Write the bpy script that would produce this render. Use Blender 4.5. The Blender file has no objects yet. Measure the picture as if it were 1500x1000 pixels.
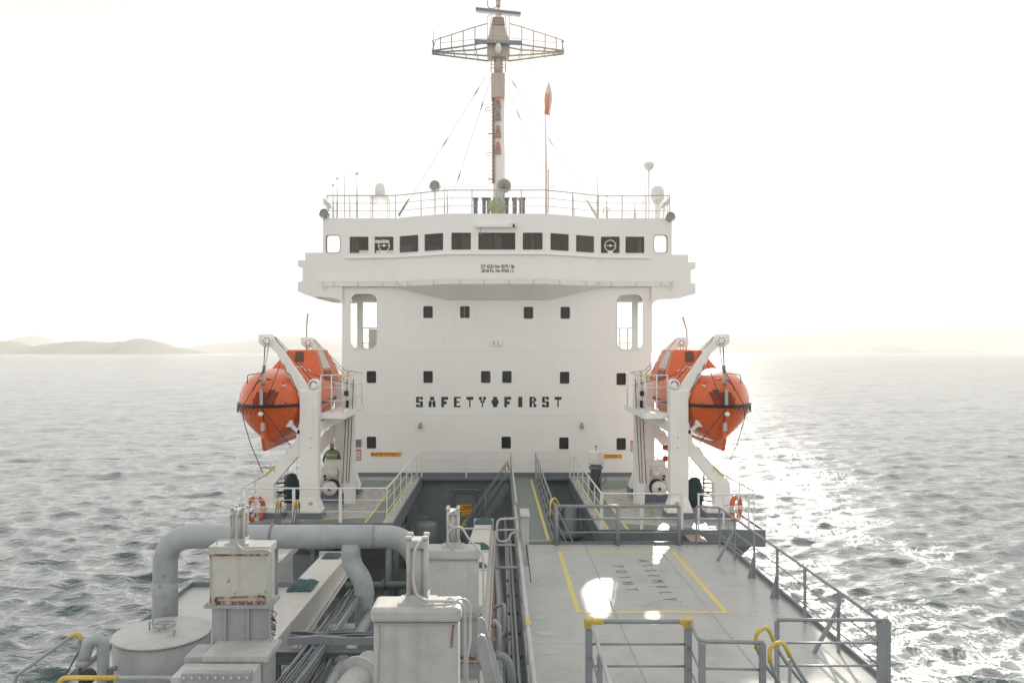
import bpy, bmesh, math, random
import numpy as np
from mathutils import Vector, Matrix
random.seed(7)
R = math.radians
SC = bpy.context.scene
COL = SC.collection

# ------------------------------------------------------------------ camera, sky, sun, exposure
cam_d = bpy.data.cameras.new('camera'); cam = bpy.data.objects.new('camera', cam_d); COL.objects.link(cam)
cam.location = (0, 0, 0); cam.rotation_euler = (R(90), 0, 0)
cam_d.sensor_width = 36; cam_d.lens = 36 * 1150 / 1500
cam_d.shift_x = 20 / 1500; cam_d.shift_y = -(-15) / 1500
cam_d.clip_start = .1; cam_d.clip_end = 40000
SC.camera = cam
SUN_EL, SUN_AZ = 19.6, 11.2
W = bpy.data.worlds.new('World'); SC.world = W; W.use_nodes = True
nt = W.node_tree; nt.nodes.clear()
sky = nt.nodes.new('ShaderNodeTexSky'); sky.sky_type = 'NISHITA'; sky.sun_disc = False
sky.sun_elevation = R(SUN_EL); sky.sun_rotation = R(SUN_AZ)
sky.air_density = 1.0; sky.dust_density = 1.0; sky.ozone_density = 1.0; sky.altitude = 0
hs = nt.nodes.new('ShaderNodeHueSaturation'); hs.inputs['Saturation'].default_value = .35
tint = nt.nodes.new('ShaderNodeMix'); tint.data_type = 'RGBA'; tint.blend_type = 'MULTIPLY'
tint.inputs['Factor'].default_value = 1; tint.inputs['B'].default_value = (1.97, 1.94, 1.88, 1)
bg = nt.nodes.new('ShaderNodeBackground'); bg.inputs['Strength'].default_value = .14
wo = nt.nodes.new('ShaderNodeOutputWorld')
gm = nt.nodes.new('ShaderNodeGamma'); gm.inputs['Gamma'].default_value = .06   # thick even haze: a flatter sky than clear air
nt.links.new(sky.outputs[0], gm.inputs['Color']); nt.links.new(gm.outputs[0], hs.inputs['Color']); nt.links.new(hs.outputs[0], tint.inputs['A'])
nt.links.new(tint.outputs['Result'], bg.inputs['Color']); nt.links.new(bg.outputs[0], wo.inputs['Surface'])
sd = bpy.data.lights.new('sun', 'SUN'); sd.energy = 2.0; sd.angle = R(.9); sd.color = (1, .93, .82)
so = bpy.data.objects.new('sun', sd); COL.objects.link(so)
sv = Vector((math.sin(R(SUN_AZ)) * math.cos(R(SUN_EL)), math.cos(R(SUN_AZ)) * math.cos(R(SUN_EL)), math.sin(R(SUN_EL))))
so.rotation_euler = sv.to_track_quat('Z', 'Y').to_euler(); so.location = sv * 60
SC.view_settings.view_transform = 'Standard'; SC.view_settings.look = 'None'
SC.view_settings.gamma = 1; SC.view_settings.use_curve_mapping = False
SC.view_settings.exposure = 1.70
SC.cycles.use_denoising = True
SC.cycles.max_bounces = 8; SC.cycles.volume_bounces = 1
SC.cycles.sample_clamp_indirect = 8; SC.cycles.sample_clamp_direct = 2.5

SEA_Z = -11.0
F = 1150.0
def P(px, py, Y): return Vector(((px - 730) * Y / F, Y, (515 - py) * Y / F))
def XX(px, Y): return (px - 730) * Y / F
def ZZ(py, Y): return (515 - py) * Y / F

# ------------------------------------------------------------------ materials
def nodes(m):
    m.use_nodes = True; t = m.node_tree; t.nodes.clear(); return t
def paint(name, col, rough=.45, var=.08, scale=1.5, rust=0, streak=0, grime=0, bump=0.0, bscale=20, metallic=0, spec=.5, rough_var=.1, dark=(.12, .11, .09)):
    m = bpy.data.materials.new(name); t = nodes(m); N = t.nodes.new; L = t.links.new
    out = N('ShaderNodeOutputMaterial'); b = N('ShaderNodeBsdfPrincipled'); L(b.outputs[0], out.inputs[0])
    geo = N('ShaderNodeNewGeometry')
    n1 = N('ShaderNodeTexNoise'); n1.inputs['Scale'].default_value = scale; n1.inputs['Detail'].default_value = 6
    n1.inputs['Roughness'].default_value = .65; L(geo.outputs['Position'], n1.inputs['Vector'])
    mr = N('ShaderNodeMapRange'); mr.inputs['From Min'].default_value = .3; mr.inputs['From Max'].default_value = .7
    mr.inputs['To Min'].default_value = 1 - var; mr.inputs['To Max'].default_value = 1 + var
    L(n1.outputs['Fac'], mr.inputs['Value'])
    mul = N('ShaderNodeMix'); mul.data_type = 'RGBA'; mul.blend_type = 'MULTIPLY'; mul.inputs['Factor'].default_value = 1
    mul.inputs['A'].default_value = (*col, 1); L(mr.outputs[0], mul.inputs['B'])
    c = mul.outputs['Result']
    def mixin(c, fac, colr):
        mx = N('ShaderNodeMix'); mx.data_type = 'RGBA'; L(fac, mx.inputs['Factor']); L(c, mx.inputs['A']); mx.inputs['B'].default_value = (*colr, 1)
        return mx.outputs['Result']
    def mask(vec_scale, sc, lo, hi, amt, seed):
        mp = N('ShaderNodeMapping'); mp.inputs['Scale'].default_value = vec_scale; mp.inputs['Location'].default_value = (seed, seed * .7, seed * 1.3)
        L(geo.outputs['Position'], mp.inputs['Vector'])
        n = N('ShaderNodeTexNoise'); n.inputs['Scale'].default_value = sc; n.inputs['Detail'].default_value = 5; n.inputs['Roughness'].default_value = .6
        L(mp.outputs[0], n.inputs['Vector'])
        r = N('ShaderNodeMapRange'); r.inputs['From Min'].default_value = lo; r.inputs['From Max'].default_value = hi
        r.inputs['To Min'].default_value = 0; r.inputs['To Max'].default_value = amt; L(n.outputs['Fac'], r.inputs['Value'])
        return r.outputs[0]
    if grime: c = mixin(c, mask((1, 1, 1), scale * 3, .5, .75, grime, 3.1), dark)
    if streak: c = mixin(c, mask((6, 6, .35), 1.6, .52, .78, streak, 5.7), (.30, .24, .17))
    if rust:
        c = mixin(c, mask((9, 9, .9), 1.5, .6 if rust <= 1 else .44, .68 if rust <= 1 else .54, min(1, rust), 9.3), (.24, .10, .045))
        c = mixin(c, mask((1, 1, 1), 7, .66 if rust <= 1 else .5, .7 if rust <= 1 else .56, min(1, rust * 1.3), 1.9), (.16, .065, .03))
    L(c, b.inputs['Base Color'])
    rr = N('ShaderNodeMapRange'); rr.inputs['From Min'].default_value = .3; rr.inputs['From Max'].default_value = .7
    rr.inputs['To Min'].default_value = max(.03, rough - rough_var); rr.inputs['To Max'].default_value = rough + rough_var
    L(n1.outputs['Fac'], rr.inputs['Value']); L(rr.outputs[0], b.inputs['Roughness'])
    b.inputs['Metallic'].default_value = metallic; b.inputs['Specular IOR Level'].default_value = spec
    if bump:
        n2 = N('ShaderNodeTexNoise'); n2.inputs['Scale'].default_value = bscale; n2.inputs['Detail'].default_value = 4; L(geo.outputs['Position'], n2.inputs['Vector'])
        bp = N('ShaderNodeBump'); bp.inputs['Strength'].default_value = bump; bp.inputs['Distance'].default_value = .02
        L(n2.outputs['Fac'], bp.inputs['Height']); L(bp.outputs[0], b.inputs['Normal'])
    return m
M = dict(
    white=paint('white_paint', (.86, .85, .82), .38, .03, .8, streak=.10, bump=.12, bscale=1.2),
    house=paint('house_white', (.87, .86, .83), .42, .025, .35, streak=.07, bump=.25, bscale=.9),
    rail_white=paint('rail_white', (.78, .77, .74), .4, .03, 2, streak=.12),
    grey=paint('grey_paint', (.185, .205, .225), .42, .10, 1.2, grime=.25, bump=.1, bscale=4),
    rail_grey=paint('rail_grey', (.27, .29, .31), .38, .06, 3, grime=.15),
    bulkhead=paint('bulkhead_grey', (.20, .225, .235), .45, .10, .8, grime=.3, bump=.2, bscale=1.5),
    pipe=paint('pipe_grey', (.36, .39, .40), .45, .10, 2.2, grime=.35, bump=.25, bscale=14, dark=(.2, .2, .19)),
    pipe_wrap=paint('pipe_wrap', (.34, .37, .375), .5, .12, 3, grime=.45, bump=.6, bscale=9, dark=(.2, .2, .19)),
    box=paint('box_grey', (.47, .475, .465), .45, .08, 1.5, grime=.22, streak=.4, bump=.15, bscale=6),
    box_rusty=paint('box_rusty', (.52, .515, .48), .45, .06, 1.5, grime=.15, streak=.45, rust=.6, bump=.15, bscale=6),
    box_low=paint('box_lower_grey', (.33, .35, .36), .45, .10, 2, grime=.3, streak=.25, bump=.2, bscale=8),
    rust=paint('rust', (.50, .47, .42), .7, .15, 5, streak=.6, rust=2.0, bump=.8, bscale=40),
    beam=paint('beam_pale', (.56, .555, .52), .45, .05, 1.2, grime=.1, streak=.35, rust=.22, bump=.1, bscale=5),
    deck=paint('deck_paint', (.42, .43, .42), .33, .10, .9, grime=.28, bump=.22, bscale=3.5, spec=.5, rough_var=.12, dark=(.24, .23, .20)),
    deck_b=paint('boat_deck_paint', (.38, .40, .40), .26, .10, .9, grime=.2, bump=.2, bscale=3.5, rough_var=.1, dark=(.2, .2, .18)),
    deck_green=paint('deck_green', (.175, .22, .19), .45, .14, 1.3, grime=.3, bump=.3, bscale=12),
    main_deck=paint('main_deck_paint', (.15, .165, .165), .45, .25, 1.1, grime=.5, bump=.3, bscale=5, dark=(.05, .045, .04)),
    lowgreen=paint('low_green', (.07, .12, .09), .5, .3, 2, grime=.5, dark=(.05, .05, .02)),
    orange=paint('lifeboat_orange', (.66, .125, .035), .28, .06, 1.5, grime=.18, bump=.15, bscale=2.5, dark=(.45, .1, .04), rough_var=.06),
    orange_dark=paint('recess_shade_orange', (.26, .035, .012), .4, .1, 3),  # lifeboat orange darkened for recess shade; also used on the tower hatch
    black=paint('black_rubber', (.025, .025, .025), .5, .2, 5),
    wire=paint('wire_rope', (.045, .045, .042), .5, .2, 5),
    yellow=paint('yellow_paint', (.60, .45, .10), .45, .12, 4, grime=.25, dark=(.35, .3, .15)),
    line_yellow=paint('line_yellow', (.68, .57, .18), .4, .10, 4, grime=.35, dark=(.42, .40, .30)),
    sign_yellow=paint('sign_yellow', (.80, .47, .05), .4, .04, 3),
    red=paint('red_paint', (.55, .06, .03), .45, .1, 4),
    ring_orange=paint('ring_orange', (.58, .12, .06), .5, .08, 6),
    tarp=paint('teal_tarp', (.045, .10, .105), .6, .3, 9, bump=1, bscale=12), tarp_dark=paint('dark_tarp', (.02, .05, .055), .7, .3, 9, bump=1, bscale=12),
    khaki=paint('khaki_tarp', (.30, .33, .19), .7, .2, 6, bump=.8, bscale=9),
    letter=paint('letter_green', (.025, .06, .058), .45, .2, 6),
    letter_black=paint('letter_black', (.03, .03, .03), .45, .2, 6),
    letter_worn=paint('letter_worn', (.16, .165, .15), .45, .25, 8, grime=.35, dark=(.3, .3, .28)),
    letter_red=paint('letter_red', (.45, .05, .02), .45, .1, 6),
    paper=paint('paper', (.62, .6, .56), .6, .05, 6),
    dome=paint('radome_white', (.78, .76, .72), .4, .02, 3),
    mast=paint('mast_tan', (.56, .47, .40), .5, .08, 2, streak=.45, rust=.3),
    mast_dark=paint('mast_brown', (.36, .27, .23), .55, .15, 4),
    scanner=paint('scanner_blue', (.24, .26, .31), .4, .05, 4),
    interior=paint('interior_dark', (.30, .25, .20), .6, .2, 3),
    console=paint('console_grey', (.42, .38, .32), .5, .2, 4),
    hull=paint('hull_paint', (.12, .05, .04), .5, .1, 1),
    vest=paint('vest_green', (.22, .32, .10), .7, .1, 8), cloth=paint('coverall_teal', (.03, .10, .11), .8, .1, 8),
    skin=paint('skin', (.45, .27, .19), .5, .05, 8), reflect=paint('reflective_band', (.5, .53, .52), .4, .03, 8),
    metal=paint('bare_metal', (.42, .42, .40), .35, .1, 8, metallic=.7),
    lampglass=paint('lamp_glass', (.30, .33, .31), .15, .1, 8), redglass=paint('red_lamp_glass', (.50, .24, .18), .25, .1, 8),
    blind=paint('blind_brown', (.42, .31, .24), .7, .3, 6), blind_grey=paint('blind_grey', (.62, .58, .52), .7, .2, 6), curtain=paint('curtain', (.34, .32, .27), .7, .2, 14), flagw=paint('flag_white', (.78, .72, .66), .8, .03, 4), flagr=paint('flag_red', (.82, .40, .28), .8, .05, 4),
    locker=paint('locker_blue', (.17, .19, .25), .45, .1, 3),
    hills=paint('hill_scrub', (.10, .105, .07), .9, .3, .004),
)
def glassmat(name, col, tr, rough=.03, dif=(.03, .035, .035)):
    m = bpy.data.materials.new(name); t = nodes(m); N = t.nodes.new; L = t.links.new
    out = N('ShaderNodeOutputMaterial'); g = N('ShaderNodeBsdfGlossy'); g.inputs['Roughness'].default_value = rough
    tb = N('ShaderNodeBsdfTransparent'); tb.inputs['Color'].default_value = (*col, 1)
    d = N('ShaderNodeBsdfDiffuse'); d.inputs['Color'].default_value = (*dif, 1)
    m1 = N('ShaderNodeMixShader'); m1.inputs[0].default_value = tr; L(d.outputs[0], m1.inputs[1]); L(tb.outputs[0], m1.inputs[2])
    fr = N('ShaderNodeFresnel'); fr.inputs['IOR'].default_value = 1.5
    m2 = N('ShaderNodeMixShader'); L(fr.outputs[0], m2.inputs[0]); L(m1.outputs[0], m2.inputs[1]); L(g.outputs[0], m2.inputs[2]); L(m2.outputs[0], out.inputs[0])
    return m
M['glass'] = glassmat('bridge_glass', (.80, .80, .77), .78, dif=(.12, .11, .10))
M['glass_dark'] = glassmat('dark_glass', (.7, .72, .7), .7, dif=(.09, .10, .10))
M['glass_clear'] = glassmat('clear_glass', (.97, .97, .96), 1.0)

# ------------------------------------------------------------------ mesh builder
FLIP = [False]; FC = -.13
class MB:
    def __init__(s): s.v = []; s.f = []; s.sm = []
    def add(s, vs, fs, smooth=False):
        o = len(s.v); s.v += [tuple(v) for v in vs]; s.f += [tuple(i + o for i in f) for f in fs]; s.sm += [smooth] * len(fs); return s
    def box(s, x0, x1, y0, y1, z0, z1):
        v = [(x, y, z) for x in (x0, x1) for y in (y0, y1) for z in (z0, z1)]
        return s.add(v, [(0, 1, 3, 2), (4, 6, 7, 5), (0, 4, 5, 1), (2, 3, 7, 6), (0, 2, 6, 4), (1, 5, 7, 3)])
    def bar(s, a, b, w, h=None, up=(0, 0, 1)):
        a = Vector(a); b = Vector(b); h = w if h is None else h; d = (b - a).normalized(); u = Vector(up)
        if abs(d.dot(u)) > .98: u = Vector((0, 1, 0))
        x = d.cross(u).normalized(); y = x.cross(d).normalized(); v = []
        for p in (a, b):
            for sx, sy in ((-1, -1), (1, -1), (1, 1), (-1, 1)): v.append(p + x * w / 2 * sx + y * h / 2 * sy)
        return s.add(v, [(0, 1, 2, 3), (7, 6, 5, 4), (0, 4, 5, 1), (1, 5, 6, 2), (2, 6, 7, 3), (3, 7, 4, 0)])
    def frust(s, a, b, wa, wb):   # vertical tapered box, wa=(x,y)
        v = []
        for p, w in ((a, wa), (b, wb)):
            for sx, sy in ((-1, -1), (1, -1), (1, 1), (-1, 1)): v.append((p[0] + sx * w[0] / 2, p[1] + sy * w[1] / 2, p[2]))
        return s.add(v, [(0, 1, 2, 3), (7, 6, 5, 4), (0, 4, 5, 1), (1, 5, 6, 2), (2, 6, 7, 3), (3, 7, 4, 0)])
    def tube(s, pts, r, n=8, cap=True, bend=0, closed=False):
        pts = [Vector(p) for p in pts]
        if bend: pts = fillet(pts, bend)
        rs = r if isinstance(r, (list, tuple)) else [r] * len(pts)
        k = len(pts); fr = None; vs = []
        for i, p in enumerate(pts):
            if closed: d = (pts[(i + 1) % k] - pts[i - 1]).normalized()
            else: d = ((pts[min(i + 1, k - 1)] - pts[i]).normalized() + (pts[i] - pts[max(i - 1, 0)]).normalized())
            if d.length < 1e-6: d = Vector((0, 0, 1))
            d.normalize()
            if fr is None:
                u = Vector((0, 0, 1)) if abs(d.z) < .9 else Vector((1, 0, 0)); x = d.cross(u).normalized()
            else:
                x = fr - d * fr.dot(d)
                if x.length < 1e-6: x = d.orthogonal()
                x.normalize()
            fr = x; y = d.cross(x)
            for j in range(n):
                a = 2 * math.pi * j / n; vs.append(p + (x * math.cos(a) + y * math.sin(a)) * rs[i])
        fs = []
        for i in range(k if closed else k - 1):
            i2 = (i + 1) % k
            for j in range(n): fs.append((i * n + j, i * n + (j + 1) % n, i2 * n + (j + 1) % n, i2 * n + j))
        s.add(vs, fs, n > 5)
        if cap and not closed:
            o = len(s.v) - len(vs); s.f.append(tuple(o + j for j in range(n))); s.f.append(tuple(o + (k - 1) * n + j for j in reversed(range(n)))); s.sm += [False, False]
        return s
    def cyl(s, a, b, r, n=20, r2=None): return s.tube([a, b], [r, r if r2 is None else r2], n)
    def prism(s, poly, y0, y1):   # poly of (x,z) extruded along Y
        n = len(poly); v = [(x, y0, z) for x, z in poly] + [(x, y1, z) for x, z in poly]
        return s.add(v, [tuple(range(n)), tuple(reversed(range(n, 2 * n)))] + [(i, i + n, (i + 1) % n + n, (i + 1) % n) for i in range(n)])
    def prismx(s, poly, x0, x1):  # poly of (y,z)
        n = len(poly); v = [(x0, y, z) for y, z in poly] + [(x1, y, z) for y, z in poly]
        return s.add(v, [tuple(range(n)), tuple(reversed(range(n, 2 * n)))] + [(i, i + n, (i + 1) % n + n, (i + 1) % n) for i in range(n)])
    def prismz(s, poly, z0, z1):
        n = len(poly); v = [(x, y, z0) for x, y in poly] + [(x, y, z1) for x, y in poly]
        return s.add(v, [tuple(range(n)), tuple(reversed(range(n, 2 * n)))] + [(i, i + n, (i + 1) % n + n, (i + 1) % n) for i in range(n)])
    def lathe(s, c, prof, n=24, axis='z', cap=True):
        c = Vector(c); vs = []
        for r, h in prof:
            for j in range(n):
                a = 2 * math.pi * j / n
                if axis == 'z': vs.append(c + Vector((r * math.cos(a), r * math.sin(a), h)))
                elif axis == 'y': vs.append(c + Vector((r * math.cos(a), h, r * math.sin(a))))
                else: vs.append(c + Vector((h, r * math.cos(a), r * math.sin(a))))
        k = len(prof); fs = [(i * n + j, i * n + (j + 1) % n, (i + 1) * n + (j + 1) % n, (i + 1) * n + j) for i in range(k - 1) for j in range(n)]
        s.add(vs, fs, True); o = len(s.v) - len(vs)
        if cap: s.f.append(tuple(o + j for j in range(n))); s.f.append(tuple(o + (k - 1) * n + j for j in range(n))); s.sm += [False, False]
        return s
    def ring(s, c, R_, r, n=24, m=8, axis='y', a0=0, a1=360):
        c = Vector(c); pts = []
        full = abs(a1 - a0) >= 360; k = n if full else n + 1
        for i in range(k):
            a = R(a0 + (a1 - a0) * i / n)
            if axis == 'y': pts.append(c + Vector((math.cos(a) * R_, 0, math.sin(a) * R_)))
            elif axis == 'z': pts.append(c + Vector((math.cos(a) * R_, math.sin(a) * R_, 0)))
            else: pts.append(c + Vector((0, math.cos(a) * R_, math.sin(a) * R_)))
        return s.tube(pts, r, m, closed=full)
    def build(s, name, mat, parent=None, bevel=0, tilt=None):
        me = bpy.data.meshes.new(name); v = s.v
        if FLIP[0]: v = [(2 * FC - x, y, z) for x, y, z in v]
        if parent is not None: o = worldloc(parent)
        else:
            a = np.array([tuple(p) for p in v]); mn = a.min(0); mx = a.max(0); o = Vector(((mn[0] + mx[0]) / 2, (mn[1] + mx[1]) / 2, mn[2]))
        me.from_pydata([(x - o[0], y - o[1], z - o[2]) for x, y, z in v], [], s.f)
        me.polygons.foreach_set('use_smooth', s.sm)
        bm = bmesh.new(); bm.from_mesh(me); bmesh.ops.recalc_face_normals(bm, faces=bm.faces); bm.to_mesh(me); bm.free()
        me.materials.append(M[mat] if isinstance(mat, str) else mat)
        ob = bpy.data.objects.new(name, me); COL.objects.link(ob)
        if parent is not None: ob.parent = parent
        else: ob.location = o
        if bevel:
            md = ob.modifiers.new('bevel', 'BEVEL'); md.width = bevel; md.segments = 2; md.limit_method = 'ANGLE'; md.angle_limit = R(50)
        return ob
def worldloc(o):
    l = Vector(o.location)
    while o.parent: o = o.parent; l += Vector(o.location)
    return l
def fillet(pts, rad, n=6):
    out = [pts[0]]
    for i in range(1, len(pts) - 1):
        a, b, c = pts[i - 1], pts[i], pts[i + 1]; u = (a - b); w = (c - b); r = min(rad, u.length * .48, w.length * .48)
        if u.normalized().dot(w.normalized()) < -.999: out.append(b); continue
        p0 = b + u.normalized() * r; p1 = b + w.normalized() * r
        for k in range(n + 1):
            t = k / n; out.append(p0 * (1 - t) ** 2 + b * 2 * t * (1 - t) + p1 * t * t)
    out.append(pts[-1]); return out
def thing(name, label, cat, loc, group=None):
    o = bpy.data.objects.new(name, None); COL.objects.link(o); loc = Vector(loc)
    if FLIP[0]: loc.x = 2 * FC - loc.x
    o.location = loc; o.empty_display_size = .2
    o['label'] = label; o['category'] = cat
    if group: o['group'] = group
    return o
def tag(o, label, cat, group=None):
    o['label'] = label; o['category'] = cat
    if group: o['group'] = group
    return o
def struct(o): o['kind'] = 'structure'; return o
def stuff(o): o['kind'] = 'stuff'; return o

def rrect(w, h, r, n=4):
    p = []
    for cx, cy, a0 in ((w / 2 - r, h / 2 - r, 0), (-w / 2 + r, h / 2 - r, 90), (-w / 2 + r, -h / 2 + r, 180), (w / 2 - r, -h / 2 + r, 270)):
        for k in range(n + 1):
            a = R(a0 + 90 * k / n); p.append((cx + r * math.cos(a), cy + r * math.sin(a)))
    return p
def frame_ring(mb, o, ux, uz, nrm, w, h, r, border, t):
    """ring: square-ish outer, rounded inner; o centre; nrm outward; from 0 to t proud, and -depth inwards"""
    inn = rrect(w, h, r); k = len(inn)
    out = []
    for x, z in inn:   # project to outer rectangle
        W2, H2 = w / 2 + border, h / 2 + border
        out.append((max(-W2, min(W2, x * (1 + 2 * border / w + .0))), max(-H2, min(H2, z * (1 + 2 * border / h)))))
    # rounded outer
    out = rrect(w + 2 * border, h + 2 * border, r * .9 + border * .5)
    vs = []
    for pl, d in ((out, -.02), (out, t), (inn, t), (inn, -.09)):
        for x, z in pl: vs.append(o + ux * x + uz * z + nrm * d)
    fs = []
    for a in range(3):
        for i in range(k): fs.append((a * k + i, a * k + (i + 1) % k, (a + 1) * k + (i + 1) % k, (a + 1) * k + i))
    mb.add(vs, fs)
def wall_holes(mb, o, ux, uz, nrm, w, h, t, holes):
    """slab w x h thickness t with rectangular holes (x0,x1,z0,z1); front face at o plane, back at -nrm*t"""
    xs = sorted({0, w, *[a for q in holes for a in q[:2]]}); zs = sorted({0, h, *[a for q in holes for a in q[2:4]]})
    ins = lambda x, z: any(q[0] < x < q[1] and q[2] < z < q[3] for q in holes)
    solid = {(i, j): not ins((xs[i] + xs[i + 1]) / 2, (zs[j] + zs[j + 1]) / 2) for i in range(len(xs) - 1) for j in range(len(zs) - 1)}
    def q(a, b, c, d): mb.add([a, b, c, d], [(0, 1, 2, 3)])
    pt = lambda x, z, d: o + ux * x + uz * z - nrm * d
    for (i, j), sld in solid.items():
        if not sld: continue
        x0, x1, z0, z1 = xs[i], xs[i + 1], zs[j], zs[j + 1]
        q(pt(x0, z0, 0), pt(x1, z0, 0), pt(x1, z1, 0), pt(x0, z1, 0)); q(pt(x0, z0, t), pt(x1, z0, t), pt(x1, z1, t), pt(x0, z1, t))
        for di, dj, a, b in ((-1, 0, (x0, z0), (x0, z1)), (1, 0, (x1, z0), (x1, z1)), (0, -1, (x0, z0), (x1, z0)), (0, 1, (x0, z1), (x1, z1))):
            if not solid.get((i + di, j + dj), False): q(pt(*a, 0), pt(*b, 0), pt(*b, t), pt(*a, t))

def guard_rail(name, label, pts, h, spacing, mat, parent_group=None, r_top=.024, r_mid=.014, mids=2, post='bar', pw=.05, skip=(), top_mat=None, cat='guard rail', posts_at=None, gap_t=None, leg=0):
    pts = [Vector(p) for p in pts]; t = thing(name, label, cat, pts[0], parent_group)
    up = Vector((0, 0, h))
    MB().tube([p + up for p in pts], r_top, 8, bend=.12).build('top_rail', top_mat or mat, t)
    for k in range(mids):
        MB().tube([p + up * ((k + 1) / (mids + 1)) for p in pts], r_mid, 6, bend=.1).build('middle_rail', mat, t)
    pos = []
    if posts_at is not None: pos = [(Vector(p), (pts[-1] - pts[0]).normalized()) for p in posts_at]
    else:
        for i in range(len(pts) - 1):
            L_ = (pts[i + 1] - pts[i]).length; n = max(1, round(L_ / spacing)); d = (pts[i + 1] - pts[i]).normalized()
            for k in range(n + (1 if i == len(pts) - 2 else 0)): pos.append((pts[i].lerp(pts[i + 1], k / n), d))
    for p, d in pos:
        m = MB()
        if post == 'bar':
            dh = Vector((d.x, d.y, 0)).normalized() if Vector((d.x, d.y, 0)).length > .01 else Vector((1, 0, 0))
            m.bar(p - Vector((0, 0, leg)), p + up * .985, .014 if abs(dh.y) < .5 else pw, pw if abs(dh.y) < .5 else .014) if False else None
            sx = dh * pw / 2; sy = Vector((-dh.y, dh.x, 0)) * .008
            a = p - Vector((0, 0, leg)); b = p + up * .985; v = []
            for q in (a, b):
                for c1, c2 in ((-1, -1), (1, -1), (1, 1), (-1, 1)): v.append(q + sx * c1 + sy * c2 * 1.5)
            m.add(v, [(0, 1, 2, 3), (7, 6, 5, 4), (0, 4, 5, 1), (1, 5, 6, 2), (2, 6, 7, 3), (3, 7, 4, 0)])
        else: m.cyl(p - Vector((0, 0, leg)), p + up, pw / 2, 8)
        m.build('post', mat, t)
    return t
def text_mesh(name, s, size, mat, parent, origin, rx, rz=0, wscale=1, ext=.004, align='CENTER', ry=0, wt=.022):
    cu = bpy.data.curves.new('t', 'FONT'); cu.body = s; cu.size = size; cu.extrude = ext; cu.offset = size * wt; cu.align_x = align; cu.align_y = 'CENTER'; cu.resolution_u = 3
    tmp = bpy.data.objects.new('t', cu); COL.objects.link(tmp)
    bpy.context.view_layer.update()
    me = bpy.data.meshes.new_from_object(tmp); bpy.data.objects.remove(tmp); bpy.data.curves.remove(cu)
    me.materials.clear(); me.materials.append(M[mat])
    o = bpy.data.objects.new(name, me); COL.objects.link(o); o.rotation_euler = (rx, ry, rz); o.scale = (wscale, 1, 1)
    loc = Vector(origin)
    if parent is not None: o.parent = parent; loc = loc - worldloc(parent)
    o.location = loc; return o

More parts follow.
